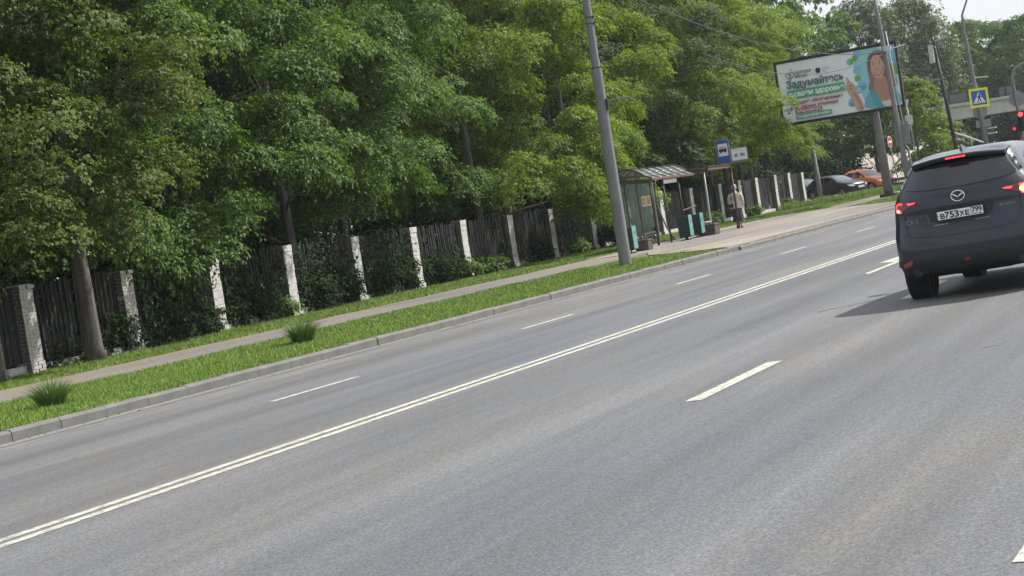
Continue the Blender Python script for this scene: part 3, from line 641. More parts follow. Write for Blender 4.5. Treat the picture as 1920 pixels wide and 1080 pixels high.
# creeper grown over the slats
def creeper(b, n, top, seed):
    g = np.random.default_rng(seed); x0, x1 = PX[b] + .1, PX[b + 1] - PW - .1; w = x1 - x0
    t = thing('creeper', f'dark leafy creeper covering the slats of the {ordn[b - 1]} fence bay from the left', 'climbing plant', ((x0 + x1) / 2, YF((x0 + x1) / 2), .12), math.atan2(YF(x1) - YF(x0), w), 'creepers on the fence')
    X = g.uniform(-w / 2, w / 2, n); cov = .55 + .45 * np.sin(X * 2.1 + seed) * np.cos(X * .9 + seed * 2); Z = np.abs(g.normal(0, .55, n)) * top * (0.5 + .6 * cov) + .05
    k = Z < 2.05; X, Z = X[k], Z[k]; m = len(X); Y = .12 - np.abs(g.normal(0, .11, m)) - .05 * np.sin(X * 5 + Z * 4)
    N = unit(np.c_[g.normal(0, .4, m), -np.ones(m) * .8, g.normal(.45, .35, m)]); A = unit(np.c_[g.normal(0, .6, m), g.normal(-.2, .2, m), -np.ones(m)])
    sz = g.uniform(.075, .15, m); link('leaves', leaves_mesh('leaves', np.c_[X, Y, Z], N, A, sz, sz * .75, M['dark_leaf']), t)
    mb = MB()
    for q in range(7):
        x = -w / 2 + w * (q + .5) / 7; mb.tube([(x, .1, 0), (x + .12 * math.sin(q * 3), .06, .6), (x + .2 * math.sin(q * 5), .09, 1.4)], [.014, .01, .005], 5)
    obj('stem', mb, M['bark'], t)
for b, n, top, sd_ in ((1, 260, .9, 1), (2, 1500, 1.9, 2), (3, 1500, 2.0, 3), (4, 1900, 2.2, 4), (5, 1700, 2.0, 5), (6, 900, 1.2, 6), (7, 380, .8, 7), (8, 420, .8, 8), (9, 380, .8, 9)): creeper(b, n, top, sd_)
for x, y, lab in ((133.0, 34.6, 'dark bush right behind the parked black car'), (139.5, 35.2, 'dark bush between the parked orange car and the stone bank'), (128.5, 38.0, 'dark bush behind the dark blue car at the fence end')):
    bush('bush0', lab, x, y, 2.6, 2.4)
for i, (x, y, s) in enumerate([(222, 40, 3.4), (226, 36, 3.8), (224, 31, 3.2), (222, 27, 3.6), (221, 22, 3.4)]):
    bush('bush0', ['shrub under the left end of the bridge', 'shrub under the bridge left of the crosswalk sign post', 'shrub under the bridge behind the crosswalk sign post', 'shrub under the bridge left of the traffic light', 'shrub under the bridge right of the traffic light'][i], x, y, s, s, 'shrubs seen under the bridge')

# ================================================================== STREET POLES AND WIRES
def band(mb, x, y, z, r, h=.05, n=12): mb.tube([(x, y, z - h / 2), (x, y, z + h / 2)], [r, r], n)
t = thing('utility_pole', 'tall grey tapered utility pole on the verge in front of the bus shelter', 'utility pole', (47.85, 17.66, .12))
mb = MB(); mb.tube([(0, 0, -.1), (0, 0, 3.0), (.02, 0, 5.36)], [.168, .155, .143], 16); mb.tube([(.02, 0, 5.34), (.05, 0, 7.2), (.08, 0, 10.2)], [.115, .10, .085], 16)
obj('shaft', mb, M['pole_grey'], t, autosm=40)
mb = MB(); band(mb, .02, 0, 5.36, .15, .03); obj('joint_ring', mb, M['dark_metal'], t)
for z, r in ((6.55, .113), (6.72, .112)):
    mb = MB(); band(mb, .045, 0, z, r, .03); mb.box(.045 - .03, .045 + .03, -.15, -.10, z - .03, z + .03); obj('clamp_band', mb, M['dark_metal'], t)
mb = MB(); mb.tube([(0, -.13, 4.42), (.06, -.5, 4.46), (.1, -.95, 4.44)], .02, 8); mb.tube([(0, -.13, 4.38), (.02, -.7, 4.36)], .014, 6); obj('bracket', mb, M['galv'], t)
mb = MB(); mb.box(-.05, .05, -.20, -.14, 4.2, 4.5); obj('clamp_band', mb, M['dark_metal'], t)

def wire(label, a, b, sag, rad=.012, n=18):
    a, b = Vector(a), Vector(b); mid = a; mb = MB(); pts = []
    for i in range(n + 1):
        s = i / n; p = a.lerp(b, s); p.z -= 4 * sag * s * (1 - s); pts.append(p - a)
    mb.tube(pts, rad, 5); o = obj('overhead_wire', mb, M['wire'], None, loc=a); tag(o, label, 'wire'); return o
wire('thin overhead cable running left from the utility pole along the top edge', (47.9, 17.6, 7.9), (17, 17.5, 7.2), .75, .014)
wire('black overhead cable from the utility pole to the lamp pole before the billboard', (48.0, 17.6, 8.0), (78.3, 16.3, 6.35), .85, .016)
wire('second thin cable from the lamp pole to the traffic camera pole', (78.3, 16.3, 6.3), (96.35, 17.45, 5.5), .35, .016)
wire('cable from the traffic camera pole to the curved lamp post', (96.35, 17.45, 5.5), (93.9, 15.5, 6.1), .25, .014)
wire('cable leaving the curved lamp post towards the right picture edge', (93.9, 15.5, 6.2), (92, 2, 6.9), .12, .014)
wire('pale twisted cable hanging in front of the billboard poster', (64.5, 19.8, 6.6), (78.3, 16.2, 6.3), .85, .014)

# lamp pole before the billboard
t = thing('lamp_pole', 'slim grey lamp pole with a blank sign back standing before the billboard', 'lamp pole', (78.1, 16.05, .12))
mb = MB(); mb.tube([(0, 0, -.1), (.03, .12, 3.2), (.08, .26, 7.0), (.12, .40, 9.8)], [.125, .105, .085, .05], 14); obj('shaft', mb, M['pole_grey'], t, True)
mb = MB(); mb.tube([(-.02, -.22, -.1), (-.02, -.17, 2.1), (.0, -.02, 2.35)], .045, 8); obj('conduit', mb, M['galv'], t, True)
mb = MB(); mb.tube([(.0, -.12, 3.1), (.05, .06, 7.0)], .02, 6); obj('cable_pipe', mb, M['white_metal'], t, True)
mb = MB(); mb.box(.13, .15, -.28, .34, 2.3, 3.26); obj('sign_back', mb, M['sign_back'], t)
mb = MB(); mb.box(-.05, .05, -.05, .25, 6.2, 6.4); mb.tube([(0, .1, 6.25), (0, -.62, 6.33)], .025, 6); obj('bracket', mb, M['white_metal'], t)

# no-entry sign
t = thing('no_entry_sign', 'round red no entry sign on a thin post behind the billboard pole', 'road sign', (99.9, 21.0, .12), R_(0))
nrm = Vector((-.93, -.36, 0)).normalized(); rt = Vector((-nrm.y * -1, 0, 0)); rt = Vector((0, 0, 1)).cross(nrm).normalized() * 1
rt = Vector((.36, -.93, 0)).normalized(); up = Vector((0, 0, 1))
def disc(r, n=28): return [(r * math.cos(2 * math.pi * i / n), r * math.sin(2 * math.pi * i / n)) for i in range(n)]
mb = MB(); mb.tube([(0, 0, -.1), (.02, .3, 3.05)], .03, 8); obj('post', mb, M['galv'], t, True)
oc = Vector((.02, .28, 2.75)) + nrm * .06
nn = Vector((-.2, -.98, 0)).normalized(); rn = Vector((.98, -.2, 0)).normalized(); oc = Vector((.02, .28, 2.75)) + nn * .05
mb = MB(); mb.prism(disc(.30), oc, rn, up, nn, .015); obj('rim', mb, M['sign_white'], t)
mb = MB(); mb.prism(disc(.275), oc + nn * .016, rn, up, nn, .004); obj('red_face', mb, M['sign_red'], t)
mb = MB(); mb.prism([(-.22, -.055), (.22, -.055), (.22, .055), (-.22, .055)], oc + nn * .021, rn, up, nn, .004); obj('white_bar', mb, M['sign_white'], t)

# small post with the backs of a triangle and a plate
t = thing('sign_post', 'thin post with triangular and square sign backs right of the billboard', 'road sign', (100.45, 20.0, .12))
mb = MB(); mb.tube([(0, 0, -.1), (.12, .22, 4.75)], .035, 8); obj('post', mb, M['galv'], t, True)
mb = MB(); mb.prism([(-.17, .32), (.17, .32), (.0, -.3)], (.0, .2, 4.5), (.5, -.86, 0), (0, 0, 1), (-.86, -.5, 0), .02); obj('triangle_back', mb, M['white_metal'], t)
mb = MB(); mb.prism([(-.19, -.24), (.19, -.24), (.19, .24), (-.19, .24)], (-.03, .16, 3.75), rt, up, nrm, .02); obj('plate', mb, M['white_metal'], t)

# traffic camera pole
t = thing('camera_pole', 'thin dark pole carrying traffic cameras and a white cabinet', 'camera pole', (96.2, 17.1, .12))
mb = MB(); mb.tube([(0, 0, -.1), (.06, .24, 4), (.12, .5, 7.5)], [.11, .095, .07], 12); obj('shaft', mb, M['dark_metal'], t, True)
mb = MB(); mb.box(-.2, .05, .5, .74, 6.25, 7.15); obj('cabinet', mb, M['white_metal'], t, bevel=.02)
mb = MB(); mb.tube([(.12, .62, 7.3), (.25, .3, 7.36), (.35, -.2, 7.5)], .035, 8); obj('arm', mb, M['white_metal'], t, True)
for (x, y, z) in ((.33, -.12, 7.72), (.25, .25, 7.52), (.42, -.28, 7.62)):
    mb = MB(); mb.box(x - .2, x + .18, y - .07, y + .07, z - .065, z + .065); mb.box(x - .26, x + .1, y - .09, y + .09, z + .065, z + .08); obj('camera', mb, M['white_metal'], t, bevel=.012)

# curved lamp post with the crosswalk sign
t = thing('lamp_post', 'lamp post with a curved arm carrying the yellow bordered crosswalk sign', 'lamp post', (93.75, 15.2, .12))
mb = MB(); mb.tube([(0, 0, -.1), (.08, .22, 4), (.18, .42, 7.3), (.22, .40, 8.2), (.4, .0, 9.1), (.7, -.8, 9.5), (1.0, -1.7, 9.55)], [.13, .11, .085, .055, .04, .035, .03], 12); obj('shaft', mb, M['pole_grey'], t, True)
mb = MB(); mb.box(.75, 1.2, -2.3, -1.6, 9.48, 9.6); obj('lamp_head', mb, M['sign_back'], t, bevel=.03)
oc = Vector((-.06, .16, 4.1)) + nrm * .16
mb = MB(); mb.prism([(-.46, -.46), (.46, -.46), (.46, .46), (-.46, .46)], oc, rt, up, nrm, .02); sg = obj('crosswalk_sign', mb, M['sign_yellow'], t, bevel=.004)
mb = MB(); mb.prism([(-.35, -.35), (.35, -.35), (.35, .35), (-.35, .35)], oc + nrm * .021, rt, up, nrm, .004); obj('blue_face', mb, M['sign_blue'], sg)
mb = MB(); mb.prism([(-.30, -.26), (.30, -.26), (0, .28)], oc + nrm * .026, rt, up, nrm, .004); obj('white_triangle', mb, M['sign_white'], sg)
mb = MB(); o2 = oc + nrm * .031
mb.prism([(.025 + .036 * math.cos(a * .5236), .155 + .036 * math.sin(a * .5236)) for a in range(12)], o2, rt, up, nrm, .003)
for pl in ([(-.03, .11), (.05, .12), (.055, -.02), (-.035, -.03)], [(-.03, -.02), (.02, -.02), (-.06, -.2), (-.11, -.2)], [(.0, -.02), (.05, -.02), (.12, -.19), (.07, -.2)], [(-.03, .11), (-.03, .07), (-.12, -.0), (-.14, .02)], [(.05, .11), (.05, .07), (.12, -.01), (.14, .02)]):
    mb.prism(pl, o2, rt, up, nrm, .003)
for k in range(5): mb.prism([(-.235 + k * .1, -.235), (-.195 + k * .1, -.235), (-.185 + k * .1, -.205), (-.225 + k * .1, -.205)], o2, rt, up, nrm, .0031)
obj('walking_figure', mb, M['black'], sg)
mb = MB(); mb.prism(disc(.36), (.12, .2, 3.45), rt, up, nrm, .02); obj('round_sign_back', mb, M['sign_back'], t)
mb = MB(); mb.prism([(-.36, -.18), (.36, -.18), (.36, .18), (-.36, .18)], (.1, .12, 2.85), rt, up, nrm, .02); obj('plate_back', mb, M['sign_back'], t)
for z in (2.3, 2.55):
    mb = MB(); mb.box(-.1, .2, -.45, -.05, z, z + .06); obj('bracket', mb, M['white_metal'], t)
mb = MB(); mb.tube([(.1, .25, 5.1), (.1, -.45, 5.05)], .025, 6); obj('side_arm', mb, M['white_metal'], t)

# traffic light on an arched pole
t = thing('traffic_light', 'traffic light showing red on an arched grey pole at the right edge', 'traffic light', (87.3, 12.55, 0))
mb = MB(); mb.tube([(0, 0, -.1), (.06, .1, 2.5), (.1, .18, 4.75), (.1, .05, 5.05), (.1, -.3, 5.25), (.1, -1.2, 5.4), (.1, -3.0, 5.45)], [.085, .08, .07, .06, .05, .045, .04], 12); obj('pole', mb, M['galv'], t, True)
hd = MB(); c0 = Vector((-.16, .0, 2.72)); hd.box(c0.x - .1, c0.x + .12, c0.y - .16, c0.y + .16, c0.z - .46, c0.z + .46); hs = obj('signal_head', hd, M['black'], t, bevel=.03)
for k, (dz, m) in enumerate(((.3, 'red_on'), (0, 'plastic'), (-.3, 'plastic'))):
    mb = MB(); mb.prism(disc(.105, 20), c0 + Vector((-.102, 0, dz)), (0, -1, 0), up, (-1, 0, 0), .012); obj('lens', mb, M[m], hs)
    mb = MB(); pv = [(.125 * math.cos(a * math.pi / 10), .125 * math.sin(a * math.pi / 10)) for a in range(-2, 13)]
    vs = [c0 + Vector((-.10 - q, -p[0], dz + p[1])) for p in pv for q in (0, .17)]; mb.add(vs, [(2 * i, 2 * i + 1, 2 * i + 3, 2 * i + 2) for i in range(len(pv) - 1)]); obj('visor', mb, M['plastic'], hs)
pd = MB(); c1 = Vector((-.1, .36, 2.3)); pd.box(c1.x - .09, c1.x + .1, c1.y - .14, c1.y + .14, c1.z - .3, c1.z + .3); ph = obj('pedestrian_signal', pd, M['black'], t, bevel=.02)
mb = MB(); mb.prism(disc(.07, 16), c1 + Vector((-.092, 0, .13)), (0, -1, 0), up, (-1, 0, 0), .01); obj('lens', mb, M['red_dim'], ph)
mb = MB(); mb.prism(disc(.36), (.2, .12, 3.75), rt, up, nrm, .02); obj('round_sign_back', mb, M['sign_back'], t)
mb = MB(); mb.tube([(0, .05, 2.3), (-.1, .3, 2.3)], .02, 6); mb.tube([(0, .05, 2.9), (-.1, .0, 2.9)], .02, 6); obj('bracket', mb, M['galv'], t)

# grey post at the end of the fence
t = thing('concrete_post', 'plain grey concrete post beside the parked black car', 'post', (114.5, 29.0, .12))
mb = MB(); mb.tube([(0, 0, -.1), (.05, .08, 3.1)], [.16, .13], 10); obj('shaft', mb, M['pole_conc'], t, True)
mb = MB(); mb.tube([(.05, .08, 3.1), (.05, .08, 3.16)], [.14, .06], 10); obj('cap', mb, M['concrete'], t)

t = thing('guard_rail', 'low dark guard rail beyond the grass by the parked cars', 'guard rail', (114, 23.2, .12), R_(-66))
for z in (.35, .62): mb = MB(); mb.box(-1.5, 6, -.03, .03, z - .08, z + .08); obj('beam', mb, M['dark_metal'], t)
for x in (-1, 1.5, 4): mb = MB(); mb.box(x - .05, x + .05, .03, .1, -.1, .72); obj('post', mb, M['dark_metal'], t)

# ================================================================== BILLBOARD
BR, BU = Vector((.02, -1, 0)).normalized(), Vector((0, 0, 1)); BN = BR.cross(BU)     # right, up, towards the road
t = thing('billboard', 'large billboard with a smiling woman and health check lettering', 'billboard', (93.4, 20.25, .12))
mb = MB(); mb.tube([(0, 0, -.1), (0, .12, 4.4), (.0, .16, 6.9)], [.23, .2, .19], 18); obj('mast', mb, M['pole_grey'], t, True)
mb = MB(); mb.box(-.4, .4, -.4, .4, -.05, .18); obj('footing', mb, M['dark_metal'], t, bevel=.03)
BC = Vector((-.62, 1.55, 5.86))                       # centre of the poster, local
bw, bh = 2.98, 1.5
mb = MB(); mb.prism([(-bw, -bh), (bw, -bh), (bw, bh), (-bw, bh)], BC - BN * .22, BR, BU, BN, .2); obj('panel', mb, M['dark_metal'], t)
for nm, pl in (('frame_bar', [(-bw - .1, bh), (bw + .1, bh), (bw + .1, bh + .12), (-bw - .1, bh + .12)]), ('frame_bar', [(-bw - .1, -bh - .12), (bw + .1, -bh - .12), (bw + .1, -bh), (-bw - .1, -bh)]), ('frame_bar', [(-bw - .1, -bh), (-bw, -bh), (-bw, bh), (-bw - .1, bh)]), ('frame_bar', [(bw, -bh), (bw + .1, -bh), (bw + .1, bh), (bw, bh)])):
    mb = MB(); mb.prism(pl, BC - BN * .26, BR, BU, BN, .32); obj(nm, mb, M['black'], t)
for z in (4.7, 6.4): mb = MB(); mb.box(-.36, -.05, -1.0, 4.0, z - .08, z + .08); obj('cross_beam', mb, M['dark_metal'], t)
for sx in (-1.35, 1.05, 2.3):
    mb = MB(); o = BC + BR * sx + BU * (bh + .12); mb.tube([o - BN * .1, o + BU * .17 - BN * .05, o + BU * .03 + BN * .45, o + BU * .1 + BN * .75], .025, 6); mb.tube([o + BU * .1 + BN * .75, o + BU * .12 + BN * .95], [.07, .09], 8); obj('flood_lamp', mb, M['white_metal'], t)
poster = MB(); poster.prism([(-bw + .02, -bh + .02), (bw - .02, -bh + .02), (bw - .02, bh - .02), (-bw + .02, bh - .02)], BC - BN * .018, BR, BU, BN, .02); poster = obj('poster', poster, M['p_white'], t)
lev = [0]
def flat(polys, m, name='print', step=True):
    if step: lev[0] += 1
    mb = MB()
    for p in polys: mb.add([BC + BR * x + BU * y + BN * (.004 + lev[0] * .0022) for x, y in p], [tuple(range(len(p)))])
    o = obj(name, mb, M[m], poster); return o
def ell(cx, cy, rx, ry, n=28, a0=0, a1=2 * math.pi, rot=0):
    full = abs(a1 - a0 - 2 * math.pi) < 1e-6; k = n if full else n + 1; out = []
    for i in range(k):
        a = a0 + (a1 - a0) * i / n; x, y = rx * math.cos(a), ry * math.sin(a); out.append((cx + x * math.cos(rot) - y * math.sin(rot), cy + x * math.sin(rot) + y * math.cos(rot)))
    return out
def rect(x0, y0, x1, y1): return [(x0, y0), (x1, y0), (x1, y1), (x0, y1)]
def ptext(s, x, y, size, m, weight=0, width=None):
    lev[0] += 1
    return lettering('lettering', s, size, M[m], poster, frame_mtx(BC + BR * x + BU * y + BN * (.004 + lev[0] * .0022), BR, BU), weight, 'LEFT', width)
def smooth(pts, it=2):
    for _ in range(it):
        q = []
        for i in range(len(pts)):
            a, b = pts[i], pts[(i + 1) % len(pts)]; q += [(a[0] * .75 + b[0] * .25, a[1] * .75 + b[1] * .25), (a[0] * .25 + b[0] * .75, a[1] * .25 + b[1] * .75)]
        pts = q
    return pts
# sky-blue wash and dots behind the figure
flat([smooth([(.75, 1.46), (2.9, 1.46), (2.9, -1.46), (1.35, -1.46), (1.0, -.6), (.95, .5)], 2)], 'p_sky', 'print_wash')
flat([rect(2.35, .55, 2.95, 1.47)], 'p_blue2', 'print_wash'); flat([rect(2.5, .0, 2.95, .55)], 'p_green2', 'print_wash')
flat([ell(.72, .98, .17, .17), ell(1.12, 1.32, .2, .2), ell(1.02, .52, .21, .21), ell(.95, -.42, .2, .2)], 'p_blue2', 'print_dot')
[flat([e], 'p_green2', 'print_dot') for e in (ell(.72, .98, .17, .17, 14, -1.57, 1.57), ell(.98, .13, .16, .16), ell(.98, 1.12, .14, .14))]
flat([ell(1.15, -.25, .23, .23), ell(.55, -1.0, .2, .2)], 'p_blue2', 'print_dot'); flat([ell(1.15, -.25, .23, .23, 16, math.pi, 2 * math.pi), ell(.55, -1.0, .2, .2, 16, math.pi, 2 * math.pi)], 'p_blue', 'print_dot')
flat([ell(.95, -.42, .13, .13)], 'p_sky', 'print_dot')
# woman: hair, neck, jacket, face, raised hand
flat([smooth([(1.55, .95), (1.75, 1.27), (2.1, 1.36), (2.45, 1.22), (2.62, .85), (2.7, .3), (2.88, -.25), (2.75, -.62), (2.35, -.72), (1.75, -.75), (1.48, -.62), (1.42, -.4), (1.58, -.1), (1.5, .4)], 2)], 'p_hair2', 'print_hair')
flat([smooth([(1.62, .95), (1.85, 1.22), (2.15, 1.28), (2.4, 1.1), (2.5, .6), (2.45, .0), (2.6, -.5), (2.3, -.6), (2.2, .3), (1.7, .3)], 2)], 'p_hair', 'print_hair')
flat([smooth([(1.12, -1.46), (1.16, -1.0), (1.42, -.62), (1.8, -.52), (2.4, -.5), (2.8, -.72), (2.94, -1.1), (2.94, -1.46)], 1)], 'p_teal', 'print_jacket')
flat([smooth([(1.78, .1), (2.36, .1), (2.4, -.45), (2.62, -.75), (2.35, -1.3), (2.0, -1.3), (1.78, -.8), (1.72, -.5)], 1)], 'p_skin2', 'print_neck')
flat([[(1.72, -.5), (1.9, -1.0), (2.12, -1.46), (1.7, -1.46), (1.48, -.66)], [(2.44, -.5), (2.5, -1.0), (2.48, -1.46), (2.8, -1.46), (2.72, -.66)]], 'p_teal2', 'print_jacket')
flat([smooth([(1.95, -1.12), (2.2, -1.2), (2.46, -1.1), (2.5, -1.46), (2.1, -1.46)], 1)], 'p_lace', 'print_blouse')
flat([smooth([(1.66, .75), (1.74, 1.02), (2.0, 1.13), (2.28, 1.02), (2.38, .7), (2.36, .3), (2.2, -.0), (2.02, -.1), (1.84, -.02), (1.7, .28)], 2)], 'p_skin', 'print_face')
flat([smooth([(1.6, .9), (1.75, 1.15), (1.98, 1.2), (1.8, 1.0), (1.68, .7), (1.62, .3)], 2), smooth([(2.0, 1.2), (2.35, 1.12), (2.46, .7), (2.4, .25), (2.34, .75), (2.2, 1.02)], 2)], 'p_hair', 'print_hair')
flat([ell(1.84, .66, .075, .03, 16), ell(2.16, .69, .075, .03, 16)], 'p_lace', 'print_eye')
flat([ell(1.84, .66, .035, .034, 12), ell(2.16, .69, .035, .034, 12), smooth([(1.74, .75), (1.84, .8), (1.93, .77), (1.84, .77)], 1), smooth([(2.07, .79), (2.17, .83), (2.27, .78), (2.17, .8)], 1), smooth([(1.76, .68), (1.84, .71), (1.92, .68), (1.84, .695)], 1), smooth([(2.08, .71), (2.16, .74), (2.24, .71), (2.16, .725)], 1)], 'p_dark', 'print_eye')
flat([smooth([(1.95, .6), (2.03, .4), (2.08, .38), (1.99, .36), (1.92, .39), (1.97, .45)], 1), smooth([(2.24, .55), (2.34, .45), (2.26, .12), (2.16, .0), (2.24, .25)], 2)], 'p_skin2', 'print_nose')
flat([smooth([(1.82, .22), (1.92, .26), (2.02, .25), (2.1, .28), (2.22, .27), (2.12, .13), (2.0, .09), (1.88, .13)], 1)], 'p_lips', 'print_mouth')
flat([smooth([(1.86, .215), (2.0, .225), (2.18, .255), (2.08, .165), (1.95, .15)], 1)], 'p_lace', 'print_teeth')
flat([smooth([(.72, -1.46), (1.12, -1.46), (1.06, -1.0), (.84, -.55), (.84, -.3), (.78, -.12), (.62, -.02), (.48, .28), (.42, .28), (.46, .02), (.36, -.12), (.34, -.3), (.42, -.42), (.5, -.55)], 2)], 'p_skin', 'print_hand')
flat([smooth([(.5, -.1), (.74, -.2), (.72, -.26), (.48, -.18)], 1), smooth([(.46, -.25), (.68, -.34), (.66, -.4), (.46, -.33)], 1), smooth([(.62, -.5), (.8, -.5), (.96, -.95), (1.06, -1.46), (.94, -1.46), (.84, -1.0)], 1)], 'p_skin2', 'print_hand')
# logo, crest, lettering
lev[0] += 1
def outline(pts, w): 
    out = []; n = len(pts)
    for i in range(n - 1):
        a, b = Vector(pts[i]), Vector(pts[i + 1]); d = (b - a).normalized(); s = Vector((-d.y, d.x)) * w / 2; out.append([tuple(a - s - d * w * .2), tuple(b - s + d * w * .2), tuple(b + s + d * w * .2), tuple(a + s - d * w * .2)])
    return out
hp = []
for i in range(41):
    a = math.pi * 2 * i / 40; hp.append((-2.33 + .0135 * 16 * math.sin(a) ** 3, .82 + .0135 * (13 * math.cos(a) - 5 * math.cos(2 * a) - 2 * math.cos(3 * a) - math.cos(4 * a))))
flat(outline(hp, .035) + [smooth([(-2.33, 1.03), (-2.22, 1.17), (-2.2, 1.1)], 1), ell(-2.31, .92, .035, .035, 12)] + outline([(-2.32, .88), (-2.35, .77), (-2.27, .72), (-2.31, .63)], .03) + outline([(-2.35, .77), (-2.42, .69)], .03) + outline([(-2.42, .85), (-2.33, .86), (-2.25, .82)], .025), 'p_text', 'print_logo')
ptext('ЗДОРОВАЯ', -2.07, .86, .19, 'p_text', .004, .82); ptext('МОСКВА', -2.07, .67, .19, 'p_maroon', .006, .62)
flat([smooth([(-1.02, .98), (-.78, .98), (-.78, .78), (-.9, .7), (-1.02, .78)], 1)], 'p_dark', 'print_crest')
for k in range(4): ptext(['ДЕПАРТАМЕНТ', 'ЗДРАВООХРАНЕНИЯ', 'ГОРОДА', 'МОСКВЫ'][k], -.68, .93 - .07 * k, .055, 'p_grey', 0, [.36, .46, .22, .24][k])
ptext('Задумайтесь', -2.55, .2, .5, 'p_text', .02, 2.86)
flat([rect(-2.58, -.34, .30, .08)], 'p_green', 'print_band'); ptext('о своем здоровье', -2.52, -.24, .36, 'p_white', .014, 2.78)
ptext('Пройдите обследование', -2.52, -.62, .22, 'p_maroon', .009, 2.68); ptext('в 46 парках столицы!', -2.52, -.86, .22, 'p_maroon', .009, 2.4)
flat([rect(-2.3, -1.08, -.95, -.91)], 'p_red', 'print_band'); ptext('бесплатно', -2.22, -1.05, .18, 'p_white', .004, 1.2)
flat([rect(-2.3, -1.36, -.5, -1.14)], 'p_green', 'print_band'); ptext('mosgorzdrav.ru/zm', -2.24, -1.3, .2, 'p_white', .005, 1.65)

# ================================================================== BUS STOP
t = thing('bus_shelter', 'brown framed glass bus shelter with an arched roof', 'bus shelter', (63.2, 22.0, .155))
L, D = 4.9, 1.4
def arch(y): s = y / D; return 2.36 + .24 * s + .30 * math.sin(math.pi * min(1, max(0, s)))
pts = [(k / 10 * D - .12 * (k == 0) + .0, arch(k / 10 * D)) for k in range(11)]
for i in range(6):
    x0, x1 = L * i / 6, L * (i + 1) / 6 - .02; mb = MB()
    for k in range(10):
        mb.add([(x0, pts[k][0], pts[k][1]), (x1, pts[k][0], pts[k][1]), (x1, pts[k + 1][0], pts[k + 1][1]), (x0, pts[k + 1][0], pts[k + 1][1])], [(0, 1, 2, 3)])
    o = obj('roof_panel', mb, M['roof_pane'], t, True); sm = o.modifiers.new('thickness', 'SOLIDIFY'); sm.thickness = .008
for i in range(7):
    x = L * i / 6; mb = MB(); mb.tube([(x, p[0], p[1] + .012) for p in pts], .022 if i not in (0, 6) else .04, 6); obj('roof_rib', mb, M['brown_steel'], t)
mb = MB(); mb.box(-.05, L + .05, -.16, -.08, 2.28, 2.37); obj('front_beam', mb, M['rust'], t, bevel=.008)
mb = MB(); mb.box(-.05, L + .05, D - .04, D + .04, 2.5, 2.58); obj('rear_beam', mb, M['brown_steel'], t)
mb = MB(); mb.add([(0, -.05, 2.2), (.03, -.05, 2.2), (.03, -.05, 2.34), (0, -.05, 2.34), (0, D, 2.34), (.03, D, 2.34), (.03, D, 2.5), (0, D, 2.5)], [(0, 3, 7, 4), (1, 5, 6, 2), (0, 4, 5, 1), (3, 2, 6, 7), (0, 1, 2, 3), (4, 7, 6, 5)]); obj('end_beam', mb, M['brown_steel'], t)
for x, y in ((.03, 0), (1.45, 0), (3.2, 0)): mb = MB(); mb.tube([(x, y, 0), (x, y, 2.32)], .045 if x < 1 else .03, 8); obj('post', mb, M['brown_steel'], t, True)
mb = MB(); mb.box(-.02, .02, -.10, -.05, .1, 2.3); obj('edge_trim', mb, M['galv'], t)
for x in (.03, 1.45, 2.9, 4.85):
    mb = MB(); mb.tube([(x, D, 2.5), (x, D + .12, 1.9), (x, D + .1, 1.3), (x, D - .12, .55), (x, D - .35, 0)], .032, 8); obj('curved_post', mb, M['galv'] if x > 2 else M['brown_steel'], t, True)
mb = MB(); mb.box(.0, .012, .08, D - .1, .3, 2.22); obj('end_pane', mb, M['pane'], t)
for y in (.5, .95): mb = MB(); mb.box(-.012, .02, y - .018, y + .018, .3, 2.25); obj('mullion', mb, M['brown_steel'], t)
mb = MB(); mb.box(-.015, .025, .05, D - .05, .26, .32); obj('sill_bar', mb, M['brown_steel'], t)
for i in range(3):
    x0, x1 = .08 + i * 1.42, .08 + i * 1.42 + 1.3; mb = MB(); vs = []
    for yy, zz in ((D + .02, 2.4), (D + .1, 1.9), (D + .08, 1.3), (D - .1, .6)): vs += [(x0, yy, zz), (x1, yy, zz)]
    mb.add(vs, [(2 * k, 2 * k + 1, 2 * k + 3, 2 * k + 2) for k in range(3)]); o = obj('rear_pane', mb, M['pane'], t, True); sm = o.modifiers.new('thickness', 'SOLIDIFY'); sm.thickness = .008
for k, (y, m) in enumerate(((.30, 'paper_y'), (.12, 'paper_y'))):
    mb = MB(); mb.box(-.012, -.004, y - .08, y + .08, 1.42, 1.78); pp = obj('notice', mb, M['paper'], t)
    mb = MB(); mb.box(-.016, -.0125, y - .06, y + .06, 1.47, 1.74); obj('print', mb, M[m], pp)
mb = MB(); mb.box(1.5, 3.1, .02, .05, 2.12, 2.26); obj('name_board', mb, M['sign_white'], t)
mb = MB(); mb.box(.9, 2.4, .82, 1.2, .42, .47); bn = obj('bench_seat', mb, M['wood'], t, bevel=.01)
for x in (1.05, 2.2): mb = MB(); mb.box(x - .03, x + .03, .95, 1.05, 0, .42); obj('bench_leg', mb, M['dark_metal'], t)
mb = MB(); mb.tube([(3.2, .0, 1.05), (4.85, .0, 1.15)], .025, 6); obj('hand_rail', mb, M['brown_steel'], t)

